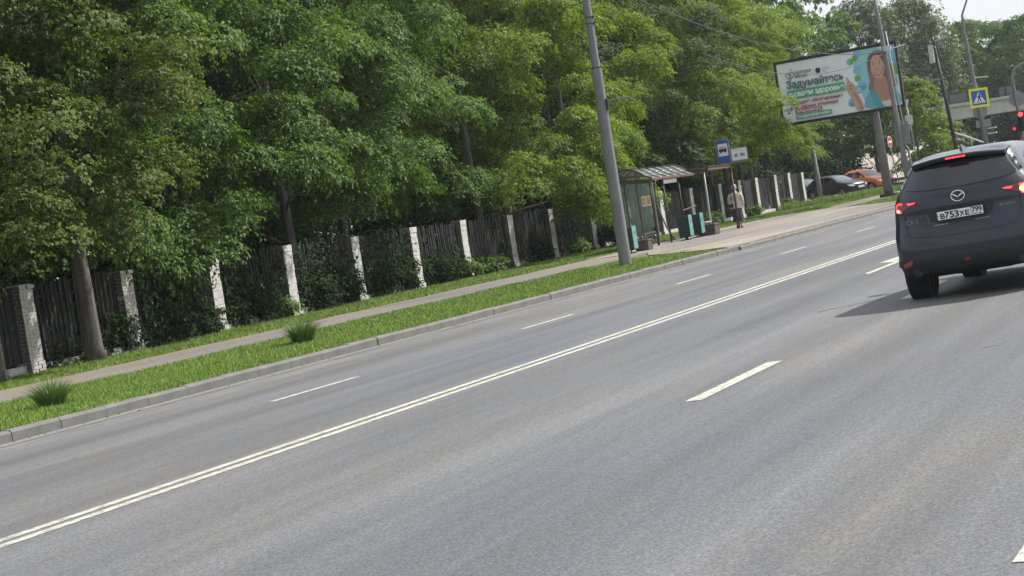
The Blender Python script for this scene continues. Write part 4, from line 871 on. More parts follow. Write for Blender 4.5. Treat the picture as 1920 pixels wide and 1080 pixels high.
t = thing('stop_canopy', 'rusty flat canopy frame on two posts carrying the bus stop signs', 'canopy', (67.9, 21.35, .155))
for y in (.02, 1.1): mb = MB(); mb.box(.2, 3.15, y - .04, y + .04, 2.38, 2.5); obj('beam', mb, M['rust'], t, bevel=.006)
for x in (.25, 1.7, 3.1): mb = MB(); mb.box(x - .035, x + .035, .06, 1.06, 2.40, 2.47); obj('cross_bar', mb, M['brown_steel'], t)
mb = MB(); mb.box(.15, 3.2, -.05, 1.18, 2.505, 2.54); obj('roof_sheet', mb, M['brown_steel'], t)
mb = MB(); mb.tube([(3.1, 0, 0), (3.12, .0, 2.4)], .042, 10); obj('front_post', mb, M['brown_steel'], t, True)
mb = MB(); mb.tube([(3.1, 1.1, 0), (3.12, 1.1, 2.4)], .038, 10); obj('rear_post', mb, M['white_metal'], t, True)
mb = MB(); mb.box(2.2, 3.0, 1.0, 1.35, .42, .46); obj('bench_seat', mb, M['bench_white'], t, bevel=.01)
for x in (2.3, 2.9): mb = MB(); mb.box(x - .03, x + .03, 1.1, 1.2, 0, .42); obj('bench_leg', mb, M['dark_metal'], t)

X = 71.2; nrmx = (-1, 0, 0); rx = (0, -1, 0)
t = thing('bus_stop_sign', 'blue and white bus stop sign with a black bus emblem above the canopy', 'bus stop sign', (X, 21.6, 2.66))
mb = MB(); mb.box(-.03, .03, -.3, .3, .02, .06); mb.box(-.02, .02, -.02, .02, .0, .2); obj('holder', mb, M['galv'], t)
mb = MB(); mb.box(0, .04, -.26, .27, .08, .98); obj('panel', mb, M['sign_back'], t)
mb = MB(); mb.prism([(-.24, .10), (.25, .10), (.25, .96), (-.24, .96)], (-.002, 0, 0), rx, (0, 0, 1), nrmx, .004); obj('blue_face', mb, M['sign_blue'], t)
mb = MB(); mb.prism([(-.17, .36), (.18, .36), (.20, .38), (.20, .82), (.18, .84), (-.17, .84), (-.19, .82), (-.19, .38)], (-.007, 0, 0), rx, (0, 0, 1), nrmx, .003); wf = obj('white_field', mb, M['sign_white'], t)
mb = MB(); O = (-.0105, 0, .08)
mb.prism([(-.16, .45), (.15, .45), (.16, .48), (.16, .56), (.14, .63), (-.15, .63), (-.16, .6)], O, rx, (0, 0, 1), nrmx, .002)
mb.prism([(.04 * math.cos(a * .5236) - .09, .445 + .04 * math.sin(a * .5236)) for a in range(12)], O, rx, (0, 0, 1), nrmx, .003); mb.prism([(.04 * math.cos(a * .5236) + .09, .445 + .04 * math.sin(a * .5236)) for a in range(12)], O, rx, (0, 0, 1), nrmx, .003); obj('bus_emblem', mb, M['black'], wf)
mb = MB(); O = (-.0145, 0, .08)
for k in range(5): mb.prism([(-.145 + k * .058, .56), (-.10 + k * .058, .56), (-.10 + k * .058, .61), (-.145 + k * .058, .61)], O, rx, (0, 0, 1), nrmx, .001)
obj('bus_windows', mb, M['sign_white'], wf)
t = thing('route_sign', 'white route number board 491 904 beside the blue bus stop sign', 'route sign', (X, 20.98, 2.7))
mb = MB(); mb.box(-.02, .02, -.3, .45, .0, .05); obj('holder', mb, M['galv'], t)
mb = MB(); mb.box(.004, .04, -.33, .33, .06, .56); obj('panel', mb, M['sign_back'], t)
mb = MB(); mb.prism([(-.30, .08), (.31, .08), (.31, .53), (-.30, .53)], (.002, 0, 0), rx, (0, 0, 1), nrmx, .005); wf = obj('white_face', mb, M['sign_white'], t)
lettering('lettering', '491  904', .2, M['black'], wf, frame_mtx((-.006, .20, .2), rx, (0, 0, 1)), .004, 'LEFT', .42)
lettering('lettering', 'ОСТАНОВКА', .05, M['p_grey'], wf, frame_mtx((-.006, .24, .44), rx, (0, 0, 1)), 0, 'LEFT', .46)

def litter_bin(label, x, y, rz=0.0):
    t = thing('litter_bin', label, 'litter bin', (x, y, .155), rz, 'teal litter bins at the bus stop')
    mb = MB(); mb.add([(-.17, -.17, .1), (.17, -.17, .1), (.17, .2, .1), (-.17, .2, .1), (-.2, -.2, .84), (.2, -.2, .84), (.2, .24, .84), (-.2, .24, .84), (-.16, -.16, .84), (.16, -.16, .84), (.16, .2, .84), (-.16, .2, .84), (-.16, -.16, .5), (.16, -.16, .5), (.16, .2, .5), (-.16, .2, .5)],
                      [(3, 2, 1, 0), (0, 1, 5, 4), (1, 2, 6, 5), (2, 3, 7, 6), (3, 0, 4, 7), (4, 5, 9, 8), (5, 6, 10, 9), (6, 7, 11, 10), (7, 4, 8, 11), (8, 9, 13, 12), (9, 10, 14, 13), (10, 11, 15, 14), (11, 8, 12, 15), (12, 13, 14, 15)]); obj('body', mb, M['bin'], t, bevel=.008)
    mb = MB(); mb.box(-.19, .19, -.235, -.212, .14, .88); pn = obj('side_panel', mb, M['bin_pale'], t, bevel=.006)
    mb = MB(); mb.box(-.03, .03, -.242, -.2355, .62, .68); obj('rivet', mb, M['dark_metal'], pn)
    for sx in (-.12, .12): mb = MB(); mb.tube([(sx, 0, 0), (sx, 0, .12)], .022, 6); mb.box(sx - .03, sx + .03, -.16, .16, 0, .03); obj('leg', mb, M['dark_metal'], t)
    return t
litter_bin('dark teal litter bin with pale side, nearest the utility pole', 57.9, 21.15)
litter_bin('dark teal litter bin in front of the shelter middle, left of its twin', 64.9, 21.5)
litter_bin('dark teal litter bin beside the low concrete block, right of its twin', 66.4, 21.55)
for lab, x, y, w, h in (('dark concrete urn block between the near bin and the shelter', 59.3, 21.15, .46, .36), ('dark concrete urn block at the right of the two bins', 67.2, 21.35, .62, .42)):
    t = thing('concrete_block', lab, 'concrete block', (x, y, .155)); mb = MB(); mb.box(-w * .5, w * .5, -w * .5, w * .5, 0, h * .82); obj('base', mb, M['conc_dark'], t, bevel=.02)
    mb = MB(); mb.box(-w * .53, w * .53, -w * .53, w * .53, h * .82, h); obj('rim', mb, M['conc_dark'], t, bevel=.015)

# ================================================================== PERSON (seen from behind, waiting by the canopy post)
t = thing('person', 'grey haired person in a cream jacket and long dark skirt waiting at the bus stop', 'person', (71.75, 21.55, .155), R_(8))
def skin_body(verts, edges, name, m, parent, root=0, sub=2):
    me = bpy.data.meshes.new(name); me.from_pydata([v[0] for v in verts], edges, []); me.materials.append(m); o = link(name, me, parent)
    md = o.modifiers.new('skin', 'SKIN'); sk = me.skin_vertices
    if not sk: me.attributes.new('skin', 'FLOAT', 'POINT')
    for i, v in enumerate(verts):
        q = me.skin_vertices[0].data[i]; rr = v[1]; q.radius = rr if isinstance(rr, tuple) else (rr, rr); q.use_root = (i == root)
    md.use_smooth_shade = True; s = o.modifiers.new('sub', 'SUBSURF'); s.levels = s.render_levels = sub; return o
V, Eg = [], []
def chain(start, pts):
    p = start
    for q in pts: V.append(q); i = len(V) - 1; 
    base = len(V) - len(pts)
    for k in range(len(pts)): Eg.append((start if k == 0 else base + k - 1, base + k))
    return base + len(pts) - 1
V.append(((0, 0, .90), (.13, .10)))
ch = chain(0, [((0, 0, 1.08), (.13, .095)), ((-.01, 0, 1.24), (.14, .10)), ((-.03, 0, 1.36), (.13, .09)), ((-.01, 0, 1.44), (.055, .055)), ((.01, 0, 1.50), (.052, .055)), ((.02, 0, 1.58), (.075, .085)), ((.015, 0, 1.66), (.068, .08))])
for s in (1, -1):
    sh = chain(3, [((-.03, s * .17, 1.35), .05), ((-.05, s * .22, 1.22), .045), ((-.06, s * .25, 1.08), .040), ((.0, s * .25, .95), .034), ((.05, s * .24, .86), .027), ((.07, s * .24, .80), (.036, .022))])
    for k in range(4):
        dx = (k - 1.5) * .018; ln = (.036, .043, .040, .031)[k]
        chain(sh, [((.07 + dx, s * .24, .765), .0085), ((.075 + dx, s * .236, .765 - ln * .6), .0075), ((.09 + dx, s * .228, .765 - ln * 1.1), .0065)])
    chain(sh, [((.105, s * .232, .80), .0095), ((.125, s * .228, .775), .008)])
    chain(0, [((0, s * .085, .82), .085), ((.01, s * .085, .48), .055), ((-.02, s * .08, .28), .045), ((-.03, s * .08, .09), .033), ((.05, s * .085, .03), (.035, .028)), ((.13, s * .09, .022), (.03, .02))])
skin_body(V, Eg, 'body', M['skin'], t)
def rings(rs, n=20):
    mb = MB(); vs = []
    for (z, rx_, ry_, cx, wv) in rs:
        for k in range(n): a = 2 * math.pi * k / n; w = 1 + wv * math.sin(a * 5 + z * 3); vs.append((cx + rx_ * math.cos(a) * w, ry_ * math.sin(a) * w, z))
    mb.add(vs, [(i * n + k, i * n + (k + 1) % n, (i + 1) * n + (k + 1) % n, (i + 1) * n + k) for i in range(len(rs) - 1) for k in range(n)]); return mb
mb = rings([(.78, .17, .215, 0, .02), (.86, .17, .21, 0, .02), (.98, .155, .195, 0, .01), (1.12, .155, .195, -.01, 0), (1.25, .155, .21, -.02, 0), (1.34, .13, .205, -.03, 0), (1.40, .09, .12, -.02, 0), (1.44, .07, .075, -.01, 0)])
for s in (1, -1):
    o_ = len(mb.v); mb.tube([(-.03, s * .14, 1.35), (-.035, s * .20, 1.30), (-.055, s * .245, 1.2), (-.065, s * .265, 1.07), (.0, s * .262, .95), (.04, s * .25, .88)], [.05, .07, .068, .062, .055, .05], 12)
obj('jacket', mb, M['jacket'], t, True)
obj('skirt', rings([(.26, .22, .235, -.01, .05), (.4, .205, .22, 0, .045), (.6, .185, .205, 0, .03), (.8, .16, .195, 0, .01), (.9, .13, .17, 0, 0)]), M['skirt'], t, True)
mb = rings([(1.50, .05, .06, -.03, 0), (1.54, .085, .088, -.015, .02), (1.60, .10, .095, 0, .02), (1.66, .10, .09, .0, .02), (1.715, .075, .068, .0, 0), (1.74, .02, .02, 0, 0)]); vs = mb.v
for i, (x, y, z) in enumerate(vs):
    if x > .045 and z < 1.67: mb.v[i] = (.045, y, z)
obj('hair', mb, M['hair'], t, True)
mb = MB(); mb.tube([(.095, 0, 1.60), (.118, 0, 1.575), (.10, 0, 1.565)], [.008, .014, .01], 6); obj('nose', mb, M['skin'], t, True)
for s in (1, -1):
    mb = MB(); mb.tube([(.088, s * .03, 1.605), (.1, s * .03, 1.605)], [.013, .006], 8); obj('eye', mb, M['black'], t, True)
    mb = MB(); mb.tube([(.01, s * .082, 1.56), (.0, s * .096, 1.59), (.012, s * .088, 1.62)], [.008, .016, .008], 6); obj('ear', mb, M['skin'], t, True)
    mb = rings([(.0, .0, .0, 0, 0)], 3) if False else MB(); mb.tube([(-.07, s * .082, .035), (.0, s * .085, .05), (.09, s * .09, .035), (.16, s * .092, .02)], [.03, .045, .042, .02], 8); obj('shoe', mb, M['black'], t, True)
mb = MB(); mb.box(.085, .1, -.03, .03, 1.532, 1.54); obj('mouth', mb, M['p_lips'], t)
t = thing('shoulder_bag', 'small pale bag with dark flap hanging at the waiting person’s left back', 'bag', (71.6, 21.7, .97), R_(8))
mb = MB(); mb.box(-.075, .0, -.09, .12, .0, .32); obj('pouch', mb, M['bag'], t, bevel=.03)
mb = MB(); mb.box(-.085, -.076, -.08, .11, .02, .16); obj('flap', mb, M['black'], t, bevel=.004)
mb = MB(); mb.tube([(-.02, .02, .31), (-.02, -.05, .45), (.03, -.12, .5)], .012, 6); obj('strap', mb, M['black'], t)

# ================================================================== BRIDGE
bd = Vector((.403, -.915, 0)); ang = math.atan2(bd.y, bd.x)
t = thing('overpass_bridge', 'concrete overpass bridge with dark railing crossing in the distance', 'bridge', (202.0, 38.0, 0), ang)
mb = MB(); mb.box(-6, 60, 0, 9, 6.55, 6.85); obj('deck_edge', mb, M['concrete'], t, bevel=.03)
mb = MB(); mb.box(-6, 60, .25, .7, 5.2, 6.545); obj('edge_beam', mb, M['concrete'], t, bevel=.03)
for y in (2.6, 4.6, 6.6): mb = MB(); mb.box(-6, 60, y, y + .5, 5.25, 6.545); obj('girder', mb, M['concrete'], t)
for x in (-4, 20, 40): mb = MB(); mb.box(x, x + 1.1, .9, 7.6, -.1, 5.2); obj('pier', mb, M['concrete'], t, bevel=.05)
mb = MB(); mb.box(-6, 60, .3, .36, 7.95, 8.02); mb.box(-6, 60, .3, .36, 7.0, 7.05); obj('rail', mb, M['dark_metal'], t)
for k in range(33): mb = MB(); mb.box(-6 + 2 * k - .06, -6 + 2 * k + .06, .28, .38, 6.85, 7.95); obj('railing_post', mb, M['dark_metal'], t)
mb = MB()
for k in range(420): mb.box(-6 + .155 * k, -6 + .155 * k + .03, .32, .345, 7.05, 7.95)
stuff(obj('balusters', mb, M['dark_metal'], t))
for x, w in ((.8, 3.6), (7.4, 1.6), (11.5, 2.6)): mb = MB(); mb.box(x, x + w, .42, .5, 6.86, 7.85); obj('screen_panel', mb, M['sign_back'], t)
mb = MB(); mb.box(1.2, 1.75, .1, .28, 6.86, 7.7); mb.box(10.3, 10.8, .1, .28, 6.86, 7.7); obj('parapet_block', mb, M['concrete'], t)
# stone faced bank below the left bridge end, with a stair rail
mb = MB(); g = random.Random(5)
nx, ny = 24, 10; vs = []
for j in range(ny + 1):
    for i in range(nx + 1):
        s, q = i / nx, j / ny; p = Vector((174.5, 41.2, .0)).lerp(Vector((178, 31.0, 0)), s); p += Vector((10 * q, 4 * q, 5.8 * q * (1 - .55 * max(0, s - .45) / .55))); vs.append((p.x + g.uniform(-.15, .15), p.y, p.z + g.uniform(-.12, .12)))
mb.add(vs, [(j * (nx + 1) + i, j * (nx + 1) + i + 1, (j + 1) * (nx + 1) + i + 1, (j + 1) * (nx + 1) + i) for j in range(ny) for i in range(nx)])
struct(obj('embankment_slope', mb, M['stone'], None))
t = thing('stair_rail', 'pale sloping stair railing beneath the bridge end', 'railing', (176, 30.5, 0))
mb = MB(); mb.tube([(0, 2.4, 4.3), (.8, .0, 3.1), (1.4, -1.7, 2.1)], .07, 6); obj('hand_rail', mb, M['white_metal'], t)
for k in range(4): s = k / 3; mb = MB(); mb.tube([(1.4 * s, 2.4 - 4.1 * s, 0), (1.4 * s, 2.4 - 4.1 * s, 4.3 - 2.2 * s)], .04, 6); obj('post', mb, M['white_metal'], t)

# ================================================================== CARS
def lerp_rows(rows, z):
    if z <= rows[0][0]: return rows[0][1:]
    for a, b in zip(rows, rows[1:]):
        if z <= b[0]:
            s = (z - a[0]) / (b[0] - a[0]); return tuple(a[k] + (b[k] - a[k]) * s for k in range(1, len(a)))
    return rows[-1][1:]
class Shell:
    """body as a stack of plan outlines: rows of (z, rear x, rear corner depth, half width, front x, front corner depth)"""
    def __init__(s, rows, e=3.0):
        s.rows, s.e = rows, e
    def _c(s, a, y, w): q = min(1, abs(y) / w); return a * (1 - (1 - q ** s.e) ** (1 / s.e))
    def rear(s, y, z): xr, ar, w, xf, af = lerp_rows(s.rows, z); return xr + s._c(ar, y, w)
    def front(s, y, z): xr, ar, w, xf, af = lerp_rows(s.rows, z); return xf - s._c(af, y, w)
    def side(s, x, z):
        xr, ar, w, xf, af = lerp_rows(s.rows, z)
        if x < xr + ar: q = max(0, min(1, (xr + ar - x) / ar)); return w * (1 - q ** s.e) ** (1 / s.e)
        if x > xf - af: q = max(0, min(1, (x - xf + af) / af)); return w * (1 - q ** s.e) ** (1 / s.e)
        return w
    def outline(s, z, n1=20, n2=30, n3=12):
        xr, ar, w, xf, af = lerp_rows(s.rows, z); h = []
        for i in range(n1): t = math.pi / 2 * i / n1; h.append((xr + ar - ar * math.cos(t) ** (2 / s.e), w * math.sin(t) ** (2 / s.e)))
        for i in range(n2 + 1): h.append((xr + ar + (xf - af - xr - ar) * i / n2, w))
        for i in range(1, n3 + 1): t = math.pi / 2 * (1 - i / n3); h.append((xf - af + af * max(0, math.cos(t)) ** (2 / s.e), w * max(0, math.sin(t)) ** (2 / s.e)))
        h[0] = (xr, 0); h[-1] = (xf, 0)
        return h + [(x, -y) for x, y in reversed(h[1:-1])]
    def body(s, zs, wheels, arch_r, wz, clad=None):
        mb = MB(); O = [s.outline(z) for z in zs]; n = len(O[0])
        vs = [(x, y, z) for z, o in zip(zs, O) for x, y in o]; fs, ms = [], []
        for j in range(len(zs) - 1):
            for k in range(n):
                f_ = (j * n + k, j * n + (k + 1) % n, (j + 1) * n + (k + 1) % n, (j + 1) * n + k)
                c = [sum(vs[i][q] for i in f_) / 4 for q in range(3)]
                if any((c[0] - wx) ** 2 + (c[2] - wz) ** 2 < arch_r ** 2 for wx in wheels) and abs(c[1]) > .55: continue
                fs.append(f_); ms.append(1 if clad and c[2] < clad(c) else 0)
        fs.append(tuple((len(zs) - 1) * n + k for k in range(n))); ms.append(0)
        mb.v, mb.f, mb.m = vs, fs, ms; return mb
def conform(poly, fn, step=.06):
    """fill a 2-d polygon, cut it into small faces and lay it on a surface"""
    bm = bmesh.new(); bm.faces.new([bm.verts.new((p[0], p[1], 0)) for p in poly])
    for ax in (0, 1):
        lo = min(p[ax] for p in poly); hi = max(p[ax] for p in poly); k = math.ceil(lo / step) * step
        while k < hi:
            pl = [0, 0, 0]; pl[ax] = k; no = [0, 0, 0]; no[ax] = 1
            bmesh.ops.bisect_plane(bm, geom=bm.verts[:] + bm.edges[:] + bm.faces[:], plane_co=pl, plane_no=no); k += step
    bmesh.ops.triangulate(bm, faces=[f_ for f_ in bm.faces if len(f_.verts) > 4])
    for v in bm.verts: v.co = fn(v.co.x, v.co.y)
    mb = MB(); bm.verts.index_update(); mb.add([v.co[:] for v in bm.verts], [tuple(v.index for v in f_.verts) for f_ in bm.faces]); bm.free(); return mb
def on_rear(sh, off): return lambda y, z: (sh.rear(y, z) - off, y, z)
def on_front(sh, off): return lambda y, z: (sh.front(y, z) + off, y, z)
def on_side(sh, off, sg): return lambda x, z: (x, sg * (sh.side(x, z) + off), z)
def strip_line(pts, w):
    out = []
    l, r_ = [], []
    for i, p in enumerate(pts):
        a, b = Vector(pts[max(0, i - 1)]), Vector(pts[min(len(pts) - 1, i + 1)]); d = (b - a).normalized(); s = Vector((-d.y, d.x)) * w / 2; l.append(tuple(Vector(p) + s)); r_.append(tuple(Vector(p) - s))
    return [[l[i], l[i + 1], r_[i + 1], r_[i]] for i in range(len(pts) - 1)]
def lathe_y(prof, n=36):
    mb = MB(); k = len(prof); vs = [(r * math.cos(2 * math.pi * i / n), y, r * math.sin(2 * math.pi * i / n)) for i in range(n) for y, r in prof]
    return mb.add(vs, [(i * k + j, ((i + 1) % n) * k + j, ((i + 1) % n) * k + j + 1, i * k + j + 1) for i in range(n) for j in range(k - 1)])
WH = {}
def wheel_meshes(r, w):
    k = (r, w)
    if k not in WH:
        h = w / 2; pr = [(-h * .8, r * .64), (-h, r * .72), (-h, r * .9), (-h * .86, r * .975)]
        for q in (-.6, -.2, .2, .6): pr += [(h * q - h * .14, r), (h * q - h * .03, r), (h * q - h * .02, r * .975), (h * q + h * .02, r * .975), (h * q + h * .03, r), (h * q + h * .14, r)]
        pr += [(h * .86, r * .975), (h, r * .9), (h, r * .72), (h * .8, r * .64)]
        ty = lathe_y(pr).mesh('tyre', M['tyre'], True)
        mb = lathe_y([(-h * .8, r * .66), (-h * .7, r * .6), (-h * .2, r * .57), (h * .55, r * .57), (h * .78, r * .62), (h * .82, r * .66)], 28)
        for i in range(5):
            a = 2 * math.pi * i / 5; m4 = Matrix.Rotation(a, 4, 'Y'); mb.box(r * .1, r * .6, h * .5, h * .72, -r * .055, r * .055, mtx=m4)
        mb.tube([(0, h * .3, 0), (0, h * .76, 0)], r * .14, 14); mb.tube([(0, -h * .3, 0), (0, -h * .1, 0)], r * .5, 20)
        WH[k] = (ty, mb.mesh('rim', M['rim'], False))
    return WH[k]
def add_wheel(root, x, y, r, w, sg, dz=0.0):
    ty, rm = wheel_meshes(r, w)
    o = bpy.data.objects.new('wheel', None); COL.objects.link(o); o.parent = root; o.location = (x, y, r + dz); o.rotation_euler = (0, 0.4, 0 if sg > 0 else math.pi)
    link('tyre', ty, o); link('rim', rm, o)

# ---- the dark blue SUV
rows = [(.29, .25, .36, .80, 4.5, .6), (.35, .06, .42, .855, 4.72, .65), (.48, .0, .44, .885, 4.82, .7), (.70, .0, .44, .893, 4.85, .72), (.84, .02, .46, .895, 4.82, .74), (.96, .055, .47, .882, 4.72, .76), (1.08, .065, .47, .87, 4.45, .8),
        (1.16, .062, .46, .858, 4.05, .8), (1.25, .07, .44, .842, 3.72, .7), (1.33, .115, .40, .81, 3.52, .6), (1.42, .18, .37, .765, 3.3, .55), (1.52, .255, .34, .715, 3.08, .5), (1.62, .33, .32, .662, 2.86, .45), (1.70, .385, .32, .612, 2.66, .42),
        (1.745, .44, .34, .565, 2.48, .4), (1.78, .56, .38, .50, 2.25, .4), (1.805, .8, .4, .42, 2.0, .35), (1.818, 1.1, .3, .26, 1.7, .25), (1.823, 1.25, .15, .12, 1.5, .12)]
sh = Shell(rows)
suv = thing('dark_suv', 'dark blue SUV seen from behind with lit brake lamps in the middle lane', 'car', (23.5, 4.245, 0.0), R_(-2.5)); suv.rotation_euler.x = R_(-1.6); suv.scale = (1.0, 1.045, 1.0)
zs = [.29, .32, .35, .41, .48, .55, .62, .70, .77, .84, .90, .96, 1.02, 1.08, 1.12, 1.16, 1.205, 1.25, 1.29, 1.33, 1.375, 1.42, 1.47, 1.52, 1.57, 1.62, 1.66, 1.70, 1.725, 1.745, 1.765, 1.78, 1.795, 1.805, 1.812, 1.818, 1.823]
def clad(c):
    if c[0] < .5: return .56 - .06 * max(0, 1 - abs(c[1]) / .5)
    return .50
o = obj('body', sh.body(zs, (.86, 3.87), .455, .345, clad), [M['suv_paint'], M['plastic']], suv, autosm=50)
mb = MB(); mb.box(.35, 4.5, -.58, .58, .34, .60); mb.box(.4, 4.4, -.56, .56, .6, 1.05); mb.box(.5, .95, -.4, .25, .27, .36); obj('underbody', mb, M['plastic'], suv)
for wx in (.86, 3.87):
    for sg in (1, -1):
        add_wheel(suv, wx, sg * .775, .385, .25, sg, -.04)
        mb = MB(); a = [(wx + .47 * math.cos(q * math.pi / 12), sg * (sh.side(wx, .5) + .004), .345 + .47 * math.sin(q * math.pi / 12)) for q in range(1, 12)]; mb.tube(a, .03, 6); obj('arch_trim', mb, M['plastic'], suv, True)
gw = smooth([(.0, 1.672), (.50, 1.662), (.545, 1.64), (.575, 1.58), (.625, 1.50), (.675, 1.435), (.66, 1.41), (.45, 1.375), (.0, 1.358), (-.45, 1.375), (-.66, 1.41), (-.675, 1.435), (-.625, 1.50), (-.575, 1.58), (-.545, 1.64), (-.50, 1.662)], 1)
obj('rear_window', conform(gw, on_rear(sh, .009)), M['glass_dark'], suv, True)
for sg in (1, -1):
    obj('corner_fin', conform([(sg * .56, 1.70), (sg * .595, 1.70), (sg * .655, 1.60), (sg * .735, 1.44), (sg * .70, 1.425), (sg * .63, 1.55)], on_rear(sh, .009), .03), M['gloss_black'], suv, True)
    obj('side_window', conform([(.75, 1.32), (3.25, 1.28), (2.75, 1.55), (2.3, 1.66), (1.3, 1.68), (.85, 1.6)], on_side(sh, .004, sg), .1), M['glass_dark'], suv, True)
    mb = MB(); mb.tube([(3.0, sg * .86, 1.25), (3.02, sg * .95, 1.27)], .03, 8); mb.box(2.96, 3.12, min(sg * .94, sg * 1.12), max(sg * .94, sg * 1.12), 1.2, 1.36); obj('side_mirror', mb, M['suv_paint'], suv, bevel=.03)
    # tail lamp
    lp = smooth([(sg * .815, 1.288), (sg * .66, 1.268), (sg * .515, 1.258), (sg * .51, 1.236), (sg * .60, 1.214), (sg * .655, 1.182), (sg * .72, 1.148), (sg * .822, 1.14)], 1)
    lamp = obj('tail_lamp', conform(lp, on_rear(sh, .010), .03), M['lamp_red'], suv, True)
    cy, cz = .735, 1.208
    def arc(a0, a1, r0, r1, n=14): return [(sg * (cy + r0 * math.cos(a0 + (a1 - a0) * i / n)), cz + r0 * math.sin(a0 + (a1 - a0) * i / n)) for i in range(n + 1)] + [(sg * (cy + r1 * math.cos(a0 + (a1 - a0) * (n - i) / n)), cz + r1 * math.sin(a0 + (a1 - a0) * (n - i) / n)) for i in range(n + 1)]
    obj('light_ring', conform(arc(-1.9, 2.3, .043, .064), on_rear(sh, .016), .03), M['red_on'], lamp)
    obj('light_bar', conform([(sg * .63, 1.252), (sg * .525, 1.248), (sg * .525, 1.238), (sg * .61, 1.226)], on_rear(sh, .016), .03), M['red_on'], lamp)
    if sg > 0: obj('bright_spot', conform(ell(sg * .765, 1.172, .028, .022, 14), on_rear(sh, .02), .03), M['red_hot'], lamp)
    else: obj('turn_signal', conform(ell(sg * .75, 1.205, .05, .045, 16), on_rear(sh, .02), .03), M['amber_on'], lamp)
    obj('bumper_reflector', conform([(sg * .80, .455), (sg * .70, .462), (sg * .655, .53), (sg * .68, .545), (sg * .80, .50)], on_rear(sh, .012), .04), M['reflector'], suv)
    mb = MB(); cx = sh.rear(.62, .38); mb.tube([(cx + .25, sg * .62, .375), (cx - .015, sg * .62, .375)], .052, 16); ex = obj('exhaust_pipe', mb, M['dark_metal'], suv, True)
    mb = MB(); mb.tube([(cx - .01, sg * .62, .375), (cx - .018, sg * .62, .375)], .043, 16); obj('pipe_mouth', mb, M['black'], ex)
if 1:
    mb = MB(); n = 16; vs = []
    for i in range(n + 1):
        y = -.58 + 1.16 * i / n; q = abs(y) / .58; dz = -.045 * q * q; dx = .10 * q ** 3
        vs += [(.62 + dx, y, 1.795 + dz), (.30 + dx, y * .97, 1.752 + dz), (.285 + dx, y * .96, 1.735 + dz), (.30 + dx, y * .96, 1.700 + dz), (.42 + dx, y, 1.69 + dz)]
    mb.add(vs, [(i * 5 + k, i * 5 + k + 1, (i + 1) * 5 + k + 1, (i + 1) * 5 + k) for i in range(n) for k in range(4)] + [(0, 1, 2, 3, 4), tuple(n * 5 + k for k in (4, 3, 2, 1, 0))]); mb.m = [0 if k == 0 else 1 for i in range(n) for k in range(4)] + [1, 1]; obj('spoiler', mb, [M['suv_paint'], M['plastic']], suv, autosm=40)  # rear and end faces dark plastic, standing in for dim reflections
mb = MB(); mb.box(.27, .29, -.125, .125, 1.706, 1.730); bl = obj('brake_light', mb, M['lamp_red'], suv)
for k in range(9): mb = MB(); mb.box(.262, .2695, -.118 + k * .0265, -.118 + k * .0265 + .018, 1.710, 1.726); obj('light_cell', mb, M['red_on'], bl)
mb = MB(); mb.tube([(.30, -.12, 1.405), (.262, -.12, 1.41)], .022, 10); mb.tube([(.275, -.12, 1.41), (.215, .10, 1.415), (.235, .42, 1.42)], [.02, .018, .012], 6); mb.tube([(.215, .02, 1.408), (.222, .43, 1.412)], .012, 5); obj('wiper', mb, M['plastic'], suv)
mb = MB(); mb.add([(1.0, -.03, 1.80), (1.0, .03, 1.80), (.66, .02, 1.79), (.66, -.02, 1.79), (.72, 0, 1.868), (.68, 0, 1.865)], [(0, 1, 4), (1, 2, 5, 4), (2, 3, 5), (3, 0, 4, 5), (3, 2, 1, 0)]); obj('fin_antenna', mb, M['suv_paint'], suv)
def relief(name, polys, m, off, parent=suv, step=.05):
    big = MB()
    for p in polys:
        q = conform(p, on_rear(sh, off), step); big.add(q.v, q.f)
    return obj(name, big, M[m], parent)
# seams of the tailgate and bumper
for sg in (1, -1):
    relief('panel_seam', strip_line([(sg * .70, 1.41), (sg * .76, 1.33), (sg * .775, 1.28)], .008), 'black', .003)
    relief('panel_seam', strip_line([(sg * .69, 1.165), (sg * .685, 1.0), (sg * .66, .86), (sg * .63, .82), (sg * .3, .79), (sg * .0, .785)], .008), 'black', .003)
    relief('crease_shade', strip_line([(sg * .55, 1.235), (sg * .47, 1.15), (sg * .42, .97), (sg * .36, .93)], .006), 'black', .002)  # black strip drawn in for the shade along the body fold
relief('panel_seam', strip_line([(.86, .96), (.7, .965)], .006), 'black', .003); relief('panel_seam', strip_line([(-.7, .965), (-.86, .96)], .006), 'black', .003)
relief('plate_recess_shade', [smooth([(.40, 1.14), (-.40, 1.14), (-.36, .925), (.36, .925)], 1)], 'plastic', .004)  # flat dark panel stands in for the shade around the plate
relief('handle_strip', [[(.33, .935), (.16, .935), (.16, .925), (.33, .925)], [(-.16, .935), (-.33, .935), (-.33, .925), (-.16, .925)]], 'galv', .010)
relief('fog_lamp', [[(.03, .45), (-.03, .45), (-.03, .49), (.03, .49)]], 'reflector', .014)
